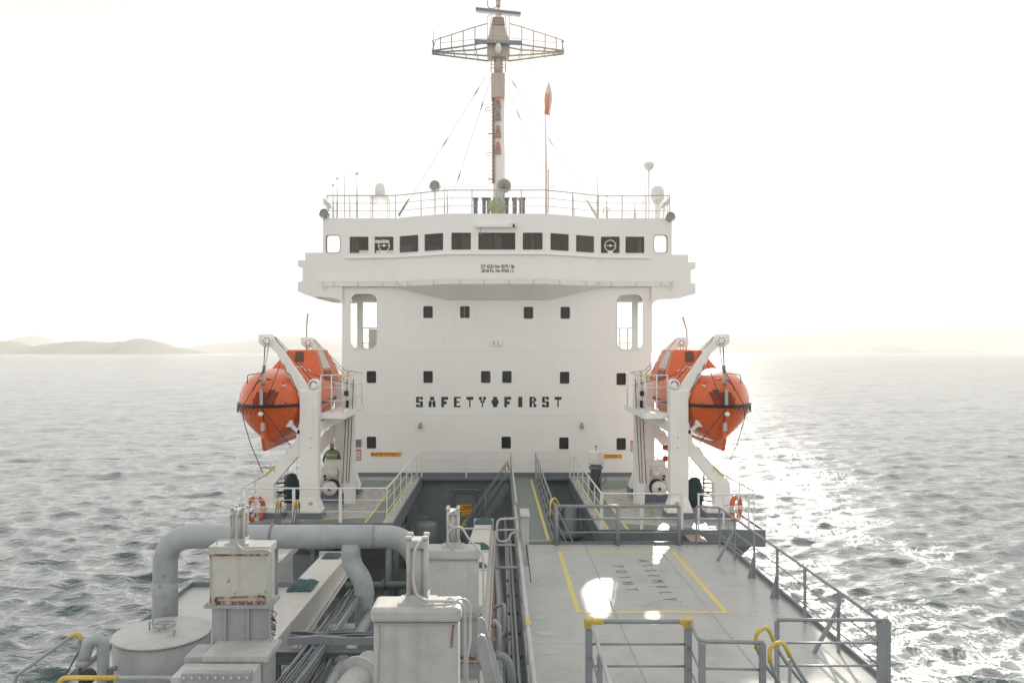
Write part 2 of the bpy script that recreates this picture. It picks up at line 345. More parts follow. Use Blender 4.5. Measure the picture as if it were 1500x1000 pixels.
# ------------------------------------------------------------------ sea
def build_sea():
    rng = np.random.default_rng(11)
    rs = [18.0]
    while rs[-1] < 700: rs.append(rs[-1] + .16 + .0042 * (rs[-1] - 18))
    while rs[-1] < 9500: rs.append(rs[-1] * 1.035)
    rs = np.array(rs)
    fine = np.linspace(R(-41), R(41), 820); coarse = np.linspace(R(41), R(360 - 41), 60)[1:-1]
    th = np.concatenate([fine, coarse]); nr, nth = len(rs), len(th)
    Rg, Tg = np.meshgrid(rs, th, indexing='ij'); X = Rg * np.sin(Tg); Y = Rg * np.cos(Tg)
    dR = np.maximum(np.gradient(rs)[:, None], Rg * R(82) / 820)
    dR = np.where((np.abs(Tg) > R(41)) & (np.abs(Tg - 2 * math.pi) > R(41)), Rg * .09 + 1, dR)
    Z = np.zeros_like(X); DX = np.zeros_like(X); DY = np.zeros_like(X)
    nw = 100; lam = np.exp(rng.uniform(np.log(.5), np.log(13), nw)); main = R(96)
    calm = 1 / (1 + np.exp(-(X - 10) / 2)) * np.exp(-((Y - 22) / 26) ** 2) * 1 / (1 + np.exp((X - (20 + .2 * Y)) / 4))
    for i in range(nw):
        l = lam[i]; k = 2 * math.pi / l
        ang = main + rng.normal(0, R(34) if l < 4 else R(20)); ph = rng.uniform(0, 2 * math.pi)
        a = .0190 * l ** .80 * (.14 + .86 * math.exp(-(l / 2.6) ** 2)) * rng.uniform(.6, 1.3)
        fade = np.clip((l / dR - 2.2) / 2.5, 0, 1) * (1 - .55 * calm * (l > 1.5))
        p = k * (X * math.cos(ang) + Y * math.sin(ang)) + ph
        c = np.cos(p); s_ = np.sin(p)
        Z += a * fade * c; DX -= a * fade * .9 * math.cos(ang) * s_; DY -= a * fade * .9 * math.sin(ang) * s_
    # patchy gusts
    X2 = X + DX; Y2 = Y + DY; Z2 = Z + SEA_Z
    v = np.stack([X2, Y2, Z2], -1).reshape(-1, 3).astype(np.float32)
    v = np.vstack([v, [[0, 0, SEA_Z]]]).astype(np.float32)
    i, j = np.meshgrid(np.arange(nr - 1), np.arange(nth), indexing='ij'); j2 = (j + 1) % nth
    q = np.stack([i * nth + j, i * nth + j2, (i + 1) * nth + j2, (i + 1) * nth + j], -1).reshape(-1, 4)
    me = bpy.data.meshes.new('sea'); nq = len(q)
    jj = np.arange(nth); tri = np.stack([np.full(nth, nr * nth), (jj + 1) % nth, jj], -1)
    me.vertices.add(len(v)); me.vertices.foreach_set('co', v.ravel())
    me.loops.add(nq * 4 + nth * 3); me.loops.foreach_set('vertex_index', np.concatenate([q.ravel(), tri.ravel()]).astype(np.int32))
    me.polygons.add(nq + nth)
    me.polygons.foreach_set('loop_start', np.concatenate([np.arange(nq) * 4, nq * 4 + np.arange(nth) * 3]).astype(np.int32))
    me.polygons.foreach_set('loop_total', np.concatenate([np.full(nq, 4), np.full(nth, 3)]).astype(np.int32))
    me.polygons.foreach_set('use_smooth', np.ones(nq + nth, bool))
    me.update(calc_edges=True); me.validate()
    o = bpy.data.objects.new('sea', me); COL.objects.link(o); struct(o)
    m = bpy.data.materials.new('sea_water'); t = nodes(m); N = t.nodes.new; L = t.links.new
    out = N('ShaderNodeOutputMaterial'); b = N('ShaderNodeBsdfPrincipled'); b.inputs['Specular IOR Level'].default_value = 0
    gl = N('ShaderNodeBsdfGlossy'); fr = N('ShaderNodeFresnel'); fr.inputs['IOR'].default_value = 1.34; 
    rf = N('ShaderNodeMapRange'); rf.interpolation_type = 'SMOOTHSTEP'; rf.inputs['From Min'].default_value = .045; rf.inputs['From Max'].default_value = .125; rf.inputs['To Min'].default_value = .06; rf.inputs['To Max'].default_value = .86
    L(fr.outputs[0], rf.inputs['Value']); mx_ = N('ShaderNodeMixShader'); L(rf.outputs[0], mx_.inputs[0]); L(b.outputs[0], mx_.inputs[1]); L(gl.outputs[0], mx_.inputs[2]); L(mx_.outputs[0], out.inputs[0])
    geo = N('ShaderNodeNewGeometry')
    def noise(sc, scale, det, dist=0):
        mp = N('ShaderNodeMapping'); mp.inputs['Scale'].default_value = sc; mp.inputs['Rotation'].default_value = (0, 0, R(7)); L(geo.outputs['Position'], mp.inputs['Vector'])
        n = N('ShaderNodeTexNoise'); n.inputs['Scale'].default_value = scale; n.inputs['Detail'].default_value = det; n.inputs['Roughness'].default_value = .62; n.inputs['Distortion'].default_value = dist
        L(mp.outputs[0], n.inputs['Vector']); return n.outputs['Fac']
    def mth(op, a, b_=None, c=None):
        n = N('ShaderNodeMath'); n.operation = op
        for i_, q_ in enumerate((a, b_, c)):
            if q_ is None: continue
            if isinstance(q_, (int, float)): n.inputs[i_].default_value = q_
            else: L(q_, n.inputs[i_])
        return n.outputs[0]
    def rng_(v_, a, b_, c=0, d=1):
        n = N('ShaderNodeMapRange'); n.interpolation_type = 'SMOOTHSTEP'; n.inputs['From Min'].default_value = a; n.inputs['From Max'].default_value = b_; n.inputs['To Min'].default_value = c; n.inputs['To Max'].default_value = d
        L(v_, n.inputs['Value']); return n.outputs[0]
    h1 = noise((.7, 1.5, 1), .55, 7, .5); h2 = noise((.8, 1.7, 1), 2.6, 6, .4)
    h3 = noise((.3, 1, 1), .16, 4, .4)
    hh = mth('ADD', mth('ADD', h1, mth('MULTIPLY', h2, .30)), mth('MULTIPLY', h3, 2.2))
    bp = N('ShaderNodeBump'); bp.inputs['Strength'].default_value = 1; bp.inputs['Distance'].default_value = .24; L(hh, bp.inputs['Height']); L(bp.outputs[0], b.inputs['Normal']); L(bp.outputs[0], gl.inputs['Normal']); L(bp.outputs[0], fr.inputs['Normal'])
    sep = N('ShaderNodeSeparateXYZ'); L(geo.outputs['Position'], sep.inputs[0])
    # wash thrown out along the starboard side of the hull
    wx = mth('MULTIPLY', rng_(sep.outputs[0], 7.5, 9.5), rng_(mth('SUBTRACT', sep.outputs[0], mth('MULTIPLY', sep.outputs[1], .25)), 9, 17, 1, 0))
    wash = mth('MULTIPLY', wx, rng_(sep.outputs[1], 62, 110, 1, 0))
    lace = noise((1, .8, 1), .9, 8, 1.6); lace = rng_(mth('ABSOLUTE', mth('SUBTRACT', lace, .5)), 0, .06, 1, 0)
    patch = rng_(noise((.6, .6, 1), .22, 4, .8), .42, .56)
    foam = mth('MULTIPLY', mth('MULTIPLY', lace, patch), mth('ADD', mth('MULTIPLY', wash, .95), .0))
    caps = mth('MULTIPLY', rng_(sep.outputs[2], SEA_Z + .42, SEA_Z + .7), rng_(noise((1, 1, 1), 2.5, 6, 1), .52, .6))
    foam = mth('MINIMUM', mth('ADD', foam, mth('MULTIPLY', caps, .6)), 1)
    aer = mth('MULTIPLY', wash, mth('ADD', .25, mth('MULTIPLY', patch, .4)))
    c1 = N('ShaderNodeMix'); c1.data_type = 'RGBA'; c1.inputs['A'].default_value = (.016, .056, .064, 1); c1.inputs['B'].default_value = (.16, .22, .20, 1); L(aer, c1.inputs['Factor'])
    c2 = N('ShaderNodeMix'); c2.data_type = 'RGBA'; L(c1.outputs['Result'], c2.inputs['A']); c2.inputs['B'].default_value = (.75, .77, .76, 1); L(foam, c2.inputs['Factor'])
    L(c2.outputs['Result'], b.inputs['Base Color'])
    L(mth('ADD', .11, mth('MULTIPLY', foam, .6)), gl.inputs['Roughness'])
    me.materials.append(m)
build_sea()

# ------------------------------------------------------------------ far hills
def hills(name, prof, Y, depth, seed):
    rng = random.Random(seed); m = MB(); xs = []
    for (x0, h0), (x1, h1) in zip(prof, prof[1:]):
        n = max(2, int(abs(x1 - x0) / 3))
        for k in range(n): t = k / n; xs.append((x0 + (x1 - x0) * t, h0 + (h1 - h0) * (t * t * (3 - 2 * t))))
    xs.append(prof[-1]); nv = 9; vs = []
    for i, (px, h) in enumerate(xs):
        H = max(0, (515.0 - h)) * Y / F; j = 1 + rng.uniform(-.035, .035)
        for k in range(nv):
            u = -1 + 2 * k / (nv - 1); z = H * j * (1 - abs(u) ** 1.6) * (1 + (rng.uniform(-.12, .12) if u else 0))
            vs.append(((px - 730) * Y / F, Y + u * depth, SEA_Z - 1 + z + (11.5 if abs(u) < 1 and H > 0 else 0) * (1 - abs(u))))
    fs = [(i * nv + k, (i + 1) * nv + k, (i + 1) * nv + k + 1, i * nv + k + 1) for i in range(len(xs) - 1) for k in range(nv - 1)]
    m.add(vs, fs, True); o = m.build(name, 'hills'); struct(o)
hills('hills', [(-260, 514), (-160, 498), (-80, 494), (-30, 503), (0, 501), (9, 499), (28, 505), (43, 509), (63, 509), (84, 502), (119, 499), (165, 501), (187, 499), (206, 495), (228, 500), (251, 509), (263, 509), (274, 515)], 4300, 420, 1)
hills('distant_hills', [(-350, 515), (-200, 480), (-90, 500), (20, 500), (52, 491), (78, 503), (130, 512), (230, 510), (275, 508), (310, 504), (350, 500), (420, 492), (520, 500), (600, 515)], 7600, 700, 2)
hills('island', [(1200, 515), (1216, 511), (1250, 509), (1275, 505), (1300, 504), (1320, 508), (1345, 511), (1390, 510), (1420, 515)], 6000, 420, 3)
hills('distant_hills', [(900, 515), (1000, 500), (1100, 492), (1200, 486), (1330, 480), (1440, 476), (1560, 480), (1700, 504), (1800, 515)], 8900, 500, 4)

# ------------------------------------------------------------------ haze
hz = MB().box(-9800, 9800, -9700, 9800, SEA_Z - 1.6, 420).build('haze', 'white'); hz.data.materials.clear(); stuff(hz)
hm = bpy.data.materials.new('haze_air'); t = nodes(hm); o_ = t.nodes.new('ShaderNodeOutputMaterial'); pv = t.nodes.new('ShaderNodeVolumePrincipled')
pv.inputs['Density'].default_value = 1.2e-4; pv.inputs['Color'].default_value = (.96, .955, .94, 1); pv.inputs['Anisotropy'].default_value = .2
t.links.new(pv.outputs[0], o_.inputs['Volume']); hz.data.materials.append(hm)

# ------------------------------------------------------------------ hull and decks
HY = 31.5          # deckhouse front
BD = -5.0          # boat deck / walkway level
MD = -7.6          # main deck
hull = MB()
hull.prismz([(-7.9, -20), (7.9, -20), (7.9, 44), (6.5, 52), (-6.5, 52), (-7.9, 44)], SEA_Z - .8, MD - .05)
struct(hull.build('ship_hull', 'hull'))
struct(MB().prismz([(-7.92, -20), (7.92, -20), (7.92, 46), (-7.92, 46)], MD - .05, MD).build('main_deck', 'main_deck'))
# boat decks, left and right of the recess
def boat_deck(s):
    FLIP[0] = s > 0
    y0 = 22.7 if s < 0 else 21.85
    m = MB().prismz([(-7.65, y0), (-3.08, y0), (-3.08, HY + 14), (-7.65, HY + 14)], BD - .12, BD)
    d = struct(m.build('boat_deck', 'deck_b'))
    m = MB().box(-7.655, -3.07, y0 - .03, y0 - .003, BD - .42, BD + .06).box(-3.075, -3.04, y0 - .03, HY - .1, BD - .42, BD + .05)
    m.box(-7.69, -7.655, y0 - .03, HY + 14, BD - .42, BD + .06); m.build('deck_edge_girder', 'grey', d)
    for k in range(7):
        MB().box(-7.6, -3.1, y0 + 1.2 + k * 1.25, y0 + 1.22 + k * 1.25, BD - .4, BD - .122).build('deck_beam', 'grey', d)
    # painted green path with yellow borders
    g = MB()
    g.add([(-3.35, y0 + .25, BD + .004), (-3.9, y0 + .25, BD + .004), (-3.9, 28.4, BD + .004), (-6.2, 29.2, BD + .004), (-6.2, 30.6, BD + .004), (-3.35, 30.6, BD + .004)], [(0, 1, 2, 3, 4, 5)])
    g.add([(-3.95, y0 + .25, BD + .004), (-6.3, y0 + .25, BD + .004), (-5.2, y0 + .7, BD + .004), (-3.95, y0 + .95, BD + .004)], [(0, 1, 2, 3)])
    g.build('green_path', 'deck_green', d)
    y = MB()
    def ln(a, b, w=.07):
        a = Vector((*a, BD + .008)); b = Vector((*b, BD + .008)); n = (b - a).normalized().cross(Vector((0, 0, 1))) * w / 2
        y.add([a - n, b - n, b + n, a + n], [(0, 1, 2, 3)])
    ln((-3.9, y0 + .25), (-3.9, 28.4)); ln((-3.9, 28.4), (-6.2, 29.2)); ln((-3.35, y0 + .25), (-3.35, 30.6)); ln((-5.2, y0 + .7), (-3.9, y0 + 1.0))
    for a, b in ((-5.2, 24.6), (-4.7, 24.9), (-5.1, 25.5), (-4.6, 25.9), (-4.9, 24.0), (-5.3, 26.3), (-4.5, 26.6)):
        ln((a, b), (a + .26, b), .10)
    y.build('path_marking', 'line_yellow', d)
    FLIP[0] = False
boat_deck(-1); boat_deck(1)
# pillars and bulkheads beneath
bh = MB().box(-7.2, 7.1, HY + .0, HY + .08, MD, BD - .003).build('front_bulkhead', 'bulkhead')
tag(bh, 'dark grey lower bulkhead under the white deckhouse', 'bulkhead')
struct(MB().box(-3.05, 2.85, HY - .32, HY - .02, BD - .1, BD).build('fore_walkway', 'grey'))
k = 0
for s in (-1, 1):
    FLIP[0] = s > 0
    for (x, y) in ((-3.2, 24.5), (-3.2, 27.6), (-3.2, 22.9), (-5.4, 22.9), (-7.3, 24.0)):
        w = 'left' if s < 0 else 'right'
        t = thing('deck_pillar', 'grey-green pillar holding up the %s boat deck' % w, 'pillar', (x, y, MD), 'pillars under the %s boat deck' % w)
        MB().cyl((x, y, MD), (x, y, BD - .42), .09, 10).build('shaft', 'lowgreen' if k % 2 else 'grey', t)
        MB().add([(x, y - .02, BD - .42), (x + .35, y - .02, BD - .42), (x, y - .02, BD - .8), (x, y + .02, BD - .42), (x + .35, y + .02, BD - .42), (x, y + .02, BD - .8)],
                 [(0, 1, 2), (5, 4, 3), (0, 3, 4, 1), (1, 4, 5, 2), (2, 5, 3, 0)]).build('bracket', 'grey', t)
        k += 1
FLIP[0] = False
# bracket under the right wing of the boat deck
t = thing('deck_bracket', 'dark triangular bracket under the overhanging right boat deck corner', 'bracket', (6.3, 22.2, MD))
MB().prism([(5.4, BD - .42), (7.2, BD - .42), (5.9, MD + .9), (5.4, MD + .9)], 22.15, 22.2).build('web', 'bulkhead', t)
MB().box(5.3, 5.42, 22.1, 24.4, MD, BD - .42).build('side_plate', 'bulkhead', t)

# assembly deck
AD = -5.05; AY1 = 20.6; AX1 = 5.88
d = struct(MB().prismz([(.5, 2.5), (2.95, 2.5), (2.95, 11.55), (AX1, 11.55), (AX1, AY1), (.5, AY1)], AD - .1, AD).build('assembly_deck', 'deck'))
m = MB().box(AX1 - .012, AX1 + .035, 11.5, AY1, AD - .35, AD + .10)
m.box(1.45, AX1 + .03, AY1 + .004, AY1 + .03, AD - .45, AD + .07); m.box(.455, .497, 2.5, AY1, AD - .5, AD + .05)
m.build('edge_coaming', 'grey', d)
for x in (2.26, 4.12): MB().tube([(x, 11.6, AD), (x + .003, 16, AD), (x, AY1 - .05, AD)], .014, 5).build('weld_bead', 'deck_b' if x < 3 else 'deck', d)
for y in (13.6, 16.9, 19.9): MB().bar((.52, y, AD), (AX1 - .05, y, AD), .012, .006).build('weld_bead', 'deck', d)
def flatline(mb, a, b, w, z):
    a = Vector((*a, z)); b = Vector((*b, z)); n = (b - a).normalized().cross(Vector((0, 0, 1))) * w / 2; mb.add([a - n, b - n, b + n, a + n], [(0, 1, 2, 3)])
m = MB(); z = AD + .004
flatline(m, (1.55, 15.19), (1.55, 19.85), .1, z); flatline(m, (4.41, 15.19), (4.41, 19.85), .1, z)
flatline(m, (1.601, 19.80), (4.359, 19.80), .1, z); flatline(m, (1.601, 15.24), (4.359, 15.24), .1, z)
m.build('marking_border', 'line_yellow', d)
for i, c in enumerate('ASSEMBLY'): text_mesh('letter', c, .37, 'letter_worn', d, (3.5, 18.98 - .42 * i, AD + .005), 0, R(-90), .8, ext=.001, wt=-.004)
for i, c in enumerate('POINT'): text_mesh('letter', c, .37, 'letter_worn', d, (2.82, 18.5 - .45 * i, AD + .005), 0, R(-90), .8, ext=.001, wt=-.004)
# bare patches at the left edge
m = MB(); rr = random.Random(3)
for (cx, cy, sx, sy) in ((.80, 14.9, .16, .10), (.86, 14.1, .22, .14), (.84, 13.2, .2, .13), (.78, 15.3, .1, .07)):
    pts = [(cx + sx * math.cos(a / 14 * 6.283) * rr.uniform(.55, 1.1), cy + sy * math.sin(a / 14 * 6.283) * rr.uniform(.6, 1.1), AD + .004) for a in range(14)]
    m.add(pts, [tuple(range(14))])
m.build('salt_patch', 'box', d)
# walkway to the house
wk = struct(MB().prismz([(.5, AY1 + .02), (1.43, AY1 + .02), (1.43, HY - .33), (.5, HY - .33)], BD - .1, BD).build('walkway', 'deck_green'))
m = MB(); flatline(m, (1.33, AY1 + .3), (1.28, HY - .8), .08, BD + .005); flatline(m, (.52, AY1 + .22), (1.42, AY1 + .22), .07, BD + .006); m.build('path_marking', 'line_yellow', wk)
MB().box(.46, .498, AY1, HY - .33, BD - .3, BD + .05).box(1.432, 1.47, AY1 + .04, HY - .33, BD - .3, BD + .05).build('edge_coaming', 'grey', wk)
# port service platform
PD = -5.6
pd = struct(MB().prismz([(-7.3, 2), (-4.2, 2), (-4.2, 18.7), (-7.3, 18.7)], PD - .1, PD).build('service_platform', 'deck'))
MB().box(-7.34, -7.302, 2, 18.74, PD - .3, PD + .1).box(-7.3, -4.2, 18.702, 18.74, PD - .3, PD + .12).box(-4.198, -4.16, 2, 18.74, PD - .5, PD + .06).build('edge_coaming', 'grey', pd)

# ------------------------------------------------------------------ deckhouse
UX, UZ, NY = Vector((1, 0, 0)), Vector((0, 0, 1)), Vector((0, -1, 0))
x0, x1, z0, z1 = XX(501, HY), XX(955, HY), BD - .0, 2.75
house = thing('deckhouse', 'white four storey deckhouse front with square dark windows', 'deckhouse', ((x0 + x1) / 2, HY, BD))
wins = [(627, 457), (681, 457), (774, 458), (828, 458), (544, 552), (627, 552), (711.5, 552), (742.5, 552), (827, 553), (910, 555), (544, 648), (741.5, 648), (826, 649), (910, 650)]
ww, wh = .40, .50; holes = []
for px, py in wins:
    c = P(px, py, HY); holes.append((c.x - ww / 2 - x0, c.x + ww / 2 - x0, c.z - wh / 2 - z0, c.z + wh / 2 - z0))
ops = []
for a, b, c_, d_ in ((513, 552.5, 430, 511), (903.5, 942.5, 431, 512)):
    q = (XX(a, HY) - x0, XX(b, HY) - x0, ZZ(d_, HY) - z0, ZZ(c_, HY) - z0); ops.append(q); holes.append(q)
m = MB(); wall_holes(m, Vector((x0, HY, z0)), UX, UZ, NY, x1 - x0, z1 - z0, .1, holes); m.build('front_wall', 'house', house)
for q in ops:   # rounded corners of the two large openings
    cx, cz = x0 + (q[0] + q[1]) / 2, z0 + (q[2] + q[3]) / 2; w, h = q[1] - q[0], q[3] - q[2]; r = .30
    m = MB()
    for sx, sz in ((-1, -1), (1, -1), (1, 1), (-1, 1)):
        C = Vector((cx + sx * w / 2, 0, cz + sz * h / 2)); O = Vector((C.x - sx * r, 0, C.z - sz * r))
        poly = [(C.x, C.z)] + [(O.x + sx * r * math.sin(R(a)), O.z + sz * r * math.cos(R(a))) for a in range(0, 91, 15)]
        MB().prism(poly, HY + .002, HY + .098).build('opening_corner', 'house', house)
    m = MB(); vs = rrect(w, h, r, 6); n = len(vs)
    m.tube([Vector((cx + x, HY, cz + z)) for x, z in vs], .022, 6, closed=True); m.build('opening_rim', 'white', house)
for i, (px, py) in enumerate(wins):
    c = P(px, py, HY); m = MB(); frame_ring(m, c, UX, UZ, NY, ww - .02, wh - .02, .05, .028, .012)
    w = m.build('window', 'white', house)
    pl = rrect(ww - .03, wh - .03, .05); mm = MB(); mm.prism([(c.x + x, c.z + z) for x, z in pl], HY + .055, HY + .065); mm.build('pane', 'glass_dark', w)
    mm = MB().box(c.x - ww / 2, c.x + ww / 2, HY + .1, HY + .5, c.z - wh / 2, c.z + wh / 2); 
    mm.f = [f for f in mm.f if f != (0, 4, 5, 1)]; mm.sm = mm.sm[:5]; mm.build('room_reveal', 'interior', w)
    if i in (6, 7, 9, 11, 13, 10):
        mm = MB(); n = 9; x_a = c.x - ww / 2 + (.22 if i in (13,) else 0); x_b = c.x + ww / 2 - (.0 if i != 9 else .15)
        vs = []
        for k in range(n * 2 + 1):
            xx = x_a + (x_b - x_a) * k / (2 * n); vs += [(xx, HY + .16 + .02 * (k % 2), c.z - wh / 2), (xx, HY + .16 + .02 * (k % 2), c.z + wh / 2)]
        mm.add(vs, [(2 * k, 2 * k + 2, 2 * k + 3, 2 * k + 1) for k in range(2 * n)]); mm.build('curtain', 'curtain', w)
for py in (513, 607.5): 
    MB().tube([P(503, py, HY), P(730, py - 1, HY), P(953, py + 1, HY)], .010, 5).build('weld_seam', 'house', house)
for px in (590, 680, 790, 870):
    for a, b in ((440, 512), (514, 606), (609, 696)): MB().bar(P(px, a, HY - .001), P(px, b, HY - .001), .008, .004).build('weld_seam', 'house', house)
MB().box(x0 - .02, x1 + .02, HY - .015, HY + .05, BD + .001, BD + .16).box(-3.05, 2.85, HY - .012, HY - .001, BD - .35, BD + .001).build('base_band', 'grey', house)
# body behind
m = MB(); m.box(x0, x0 + .1, HY + .1, HY + 9, BD, .05).box(x1 - .1, x1, HY + .1, HY + 9, BD, .05).box(x0 + .1, x1 - .1, HY + 8.9, HY + 9, BD, .05)
m.build('side_wall', 'house', house)
iw = 4.72
m = MB().box(-iw, -iw + .1, HY + .1, HY + 5, .05, 2.35).box(iw - .15, iw - .05, HY + .1, HY + 5, .05, 2.35).box(-iw + .1, iw - .15, HY + 4.9, HY + 5, .05, 2.35)
m.build('upper_side_wall', 'house', house)
MB().box(x0 + .02, x1 - .02, HY + .1, HY + 8.9, -.08, .05).build('upper_deck_floor', 'deck_green', house)
MB().box(-7.9, 7.8, HY + .1, HY + 3.9, 2.35, 2.45).box(-6.0, 5.9, HY + 3.9, HY + 6.0, 2.35, 2.45).build('bridge_deck_floor', 'white', house)
for a in (-1, 1): # posts within the opening
    cx = XX(527 if a < 0 else 931, HY + 1.6) + (.0 if a < 0 else .02)
    cx = XX(527.5, HY + 1.6) if a < 0 else XX(930, HY + 1.6)
    MB().box(cx - .11, cx + .11, HY + 1.5, HY + 1.72, .05, 2.35).frust((cx, HY + 1.6, .05), (cx, HY + 1.6, .2), (.5, .4), (.24, .26)).build('deck_post', 'white', house)
    MB().box(x0 + .2 if a < 0 else 4.7, -4.75 if a < 0 else x1 - .2, HY + 1.0, HY + 1.1, 2.05, 2.34).build('ceiling_beam', 'white', house)
# block letters (5 x 7 cells)
G = {'S': ['11111', '11011', '11000', '11111', '00011', '11011', '11111'], 'A': ['01110', '01110', '01010', '11011', '11111', '11011', '11011'], 'F': ['11111', '11111', '11000', '11110', '11110', '11000', '11000'],
     'E': ['11111', '11000', '11000', '11110', '11000', '11000', '11111'], 'T': ['11111', '11111', '00100', '00100', '00100', '00100', '00100'], 'Y': ['11011', '11011', '01010', '01110', '00100', '00100', '00100'],
     '+': ['01110', '01110', '11111', '11111', '11111', '01110', '01110'], 'I': ['01110', '01110', '01110', '01110', '01110', '01110', '01110'], 'R': ['11110', '11011', '11011', '11110', '11010', '11011', '11011']}
pit = (817.5 - 614.5) / 11
for i, ch in enumerate('SAFETY+FIRST'):
    m = MB(); cx = 614.5 + pit * i; s_ = .055; c = P(cx, 588.5, HY); g = G[ch]
    for r_ in range(7):
        k = 0
        while k < 5:
            if g[r_][k] == '1':
                e = k
                while e < 5 and g[r_][e] == '1': e += 1
                m.box(c.x + (k - 2.5) * s_ * 1.0, c.x + (e - 2.5) * s_, HY - .006, HY - .001, c.z + (2.5 - r_) * s_ * 1.08, c.z + (3.5 - r_) * s_ * 1.08 + .0002 * 0)
                k = e
            else: k += 1
    m.build('letter' if ch != '+' else 'cross_emblem', 'letter', house)
def fixture(px, py, label):
    c = P(px, py, HY); t = thing('wall_lamp', label, 'lamp', (c.x, HY, c.z - .12))
    MB().box(c.x - .05, c.x + .05, HY - .05, HY - .002, c.z - .02, c.z + .1).build('bracket', 'box_low', t)
    MB().lathe((c.x, HY - .12, c.z - .14), [(.04, 0), (.08, .03), (.085, .1), (.06, .17), (.03, .2)], 12).build('lamp_glass', 'lampglass', t)
fixture(616, 622, 'small grey wall lamp left, below the S of the deckhouse lettering'); fixture(852, 622, 'small grey wall lamp right, below the T of the deckhouse lettering')
c = P(728, 502, HY); t = thing('name_plate', 'small white raised plate in the middle of the deckhouse wall', 'plate', (c.x, HY, c.z - .15))
MB().box(c.x - .27, c.x + .27, HY - .03, HY - .002, c.z - .15, c.z + .15).build('plate', 'white', t, bevel=.02)
MB().box(c.x - .15, c.x - .1, HY - .045, HY - .031, c.z - .09, c.z + .08).box(c.x + .02, c.x + .06, HY - .045, HY - .031, c.z - .09, c.z + .08).box(c.x + .02, c.x + .16, HY - .045, HY - .031, c.z - .11, c.z - .0905).build('relief', 'box', t)
for px, py, wd, txt, lab in ((565.5, 665, 45, 'MUSTER STATION  1', 'yellow muster station 1 sign on the left deckhouse wall'), (888.5, 668, 45, 'MUSTER STATION  2', 'yellow muster station 2 sign on the right deckhouse wall')):
    c = P(px, py, HY); t = thing('station_sign', lab, 'sign', (c.x, HY, c.z - .09)); w = wd * HY / F
    MB().box(c.x - w / 2, c.x + w / 2, HY - .02, HY - .003, c.z - .085, c.z + .085).build('board', 'sign_yellow', t, bevel=.006)
    text_mesh('lettering', txt, .155, 'letter_red', t, (c.x, HY - .024, c.z), R(90), 0, .82, ext=.002)
for px, py, lab in ((523, 666, 'white notice with orange border left, beside the left window'), (930, 653, 'pale notice with orange border on right side of deckhouse')):
    c = P(px, py, HY); t = thing('notice_board', lab, 'notice', (c.x, HY, c.z - .22))
    MB().box(c.x - .17, c.x + .17, HY - .015, HY - .003, c.z - .22, c.z + .22).build('border', 'ring_orange', t)
    MB().box(c.x - .14, c.x + .14, HY - .019, HY - .0155, c.z - .19, c.z + .15).build('sheet', 'paper', t)
    m = MB()
    for k, (a, b) in enumerate(((-.07, .05), (.05, .05), (-.06, -.09), (.06, -.1))): m.box(c.x + a - .03, c.x + a + .03, HY - .022, HY - .0195, c.z + b - .025, c.z + b + .025)
    m.build('pictogram', 'letter_worn', t)
c = P(524, 654 - 6, HY); tag(MB().box(c.x - .14, c.x + .14, HY - .06, HY - .003, c.z - .17, c.z + .13).build('wall_panel', 'grey'), 'plain grey square panel above the left orange bordered notice', 'panel')
t = thing('oil_spill_door', 'grey rounded watertight door marked SOPEP in the lower bulkhead', 'door', (XX(682, HY), HY, MD + .3))
cx = XX(682, HY); cz = ZZ(754, HY); m = MB(); pl = rrect(.85, 1.65, .18); m.prism([(cx + x, cz + z) for x, z in pl], HY - .07, HY - .003); m.build('leaf', 'grey', t)
m = MB(); pl = rrect(1.02, 1.84, .22, 6)
m.tube([Vector((cx + x, HY - .04, cz + z)) for x, z in pl], .04, 6, closed=True); m.build('door_frame', 'grey', t)
MB().tube([(cx - .6, HY - .1, cz + .98), (cx - .4, HY - .12, cz + 1.04), (cx + .4, HY - .12, cz + 1.04), (cx + .6, HY - .1, cz + .98)], .03, 6).build('rain_gutter', 'rail_grey', t)
MB().box(cx - .26, cx + .26, HY - .09, HY - .075, ZZ(749, HY), ZZ(738, HY)).build('sign_plate', 'sign_yellow', t)
MB().box(cx - .17, cx + .17, HY - .09, HY - .075, ZZ(752, HY) - .1, ZZ(750, HY) - .0).build('sign_plate', 'sign_yellow', t)
text_mesh('lettering', 'SOPEP', .25, 'letter_red', t, (cx, HY - .093, ZZ(743.5, HY)), R(90), 0, .72, ext=.002)
text_mesh('lettering', 'LOCKER', .1, 'letter_red', t, (cx, HY - .093, ZZ(751.5, HY) - .055), R(90), 0, .8, ext=.002)
t = thing('round_tank', 'small grey drum tank with hand wheel beside the SOPEP door', 'tank', (XX(622, 28), 28, MD))
c = Vector((XX(622, 28), 28, 0)); MB().lathe((c.x, c.y, MD), [(.46, 0), (.46, 1.45), (.44, 1.49), (.2, 1.53), (.02, 1.54)], 24).build('shell', 'bulkhead', t)
MB().cyl((c.x, c.y, MD + 1.5), (c.x, c.y, MD + 1.72), .02, 6).ring((c.x, c.y, MD + 1.72), .13, .014, 12, 5, 'z').build('hand_wheel', 'grey', t)

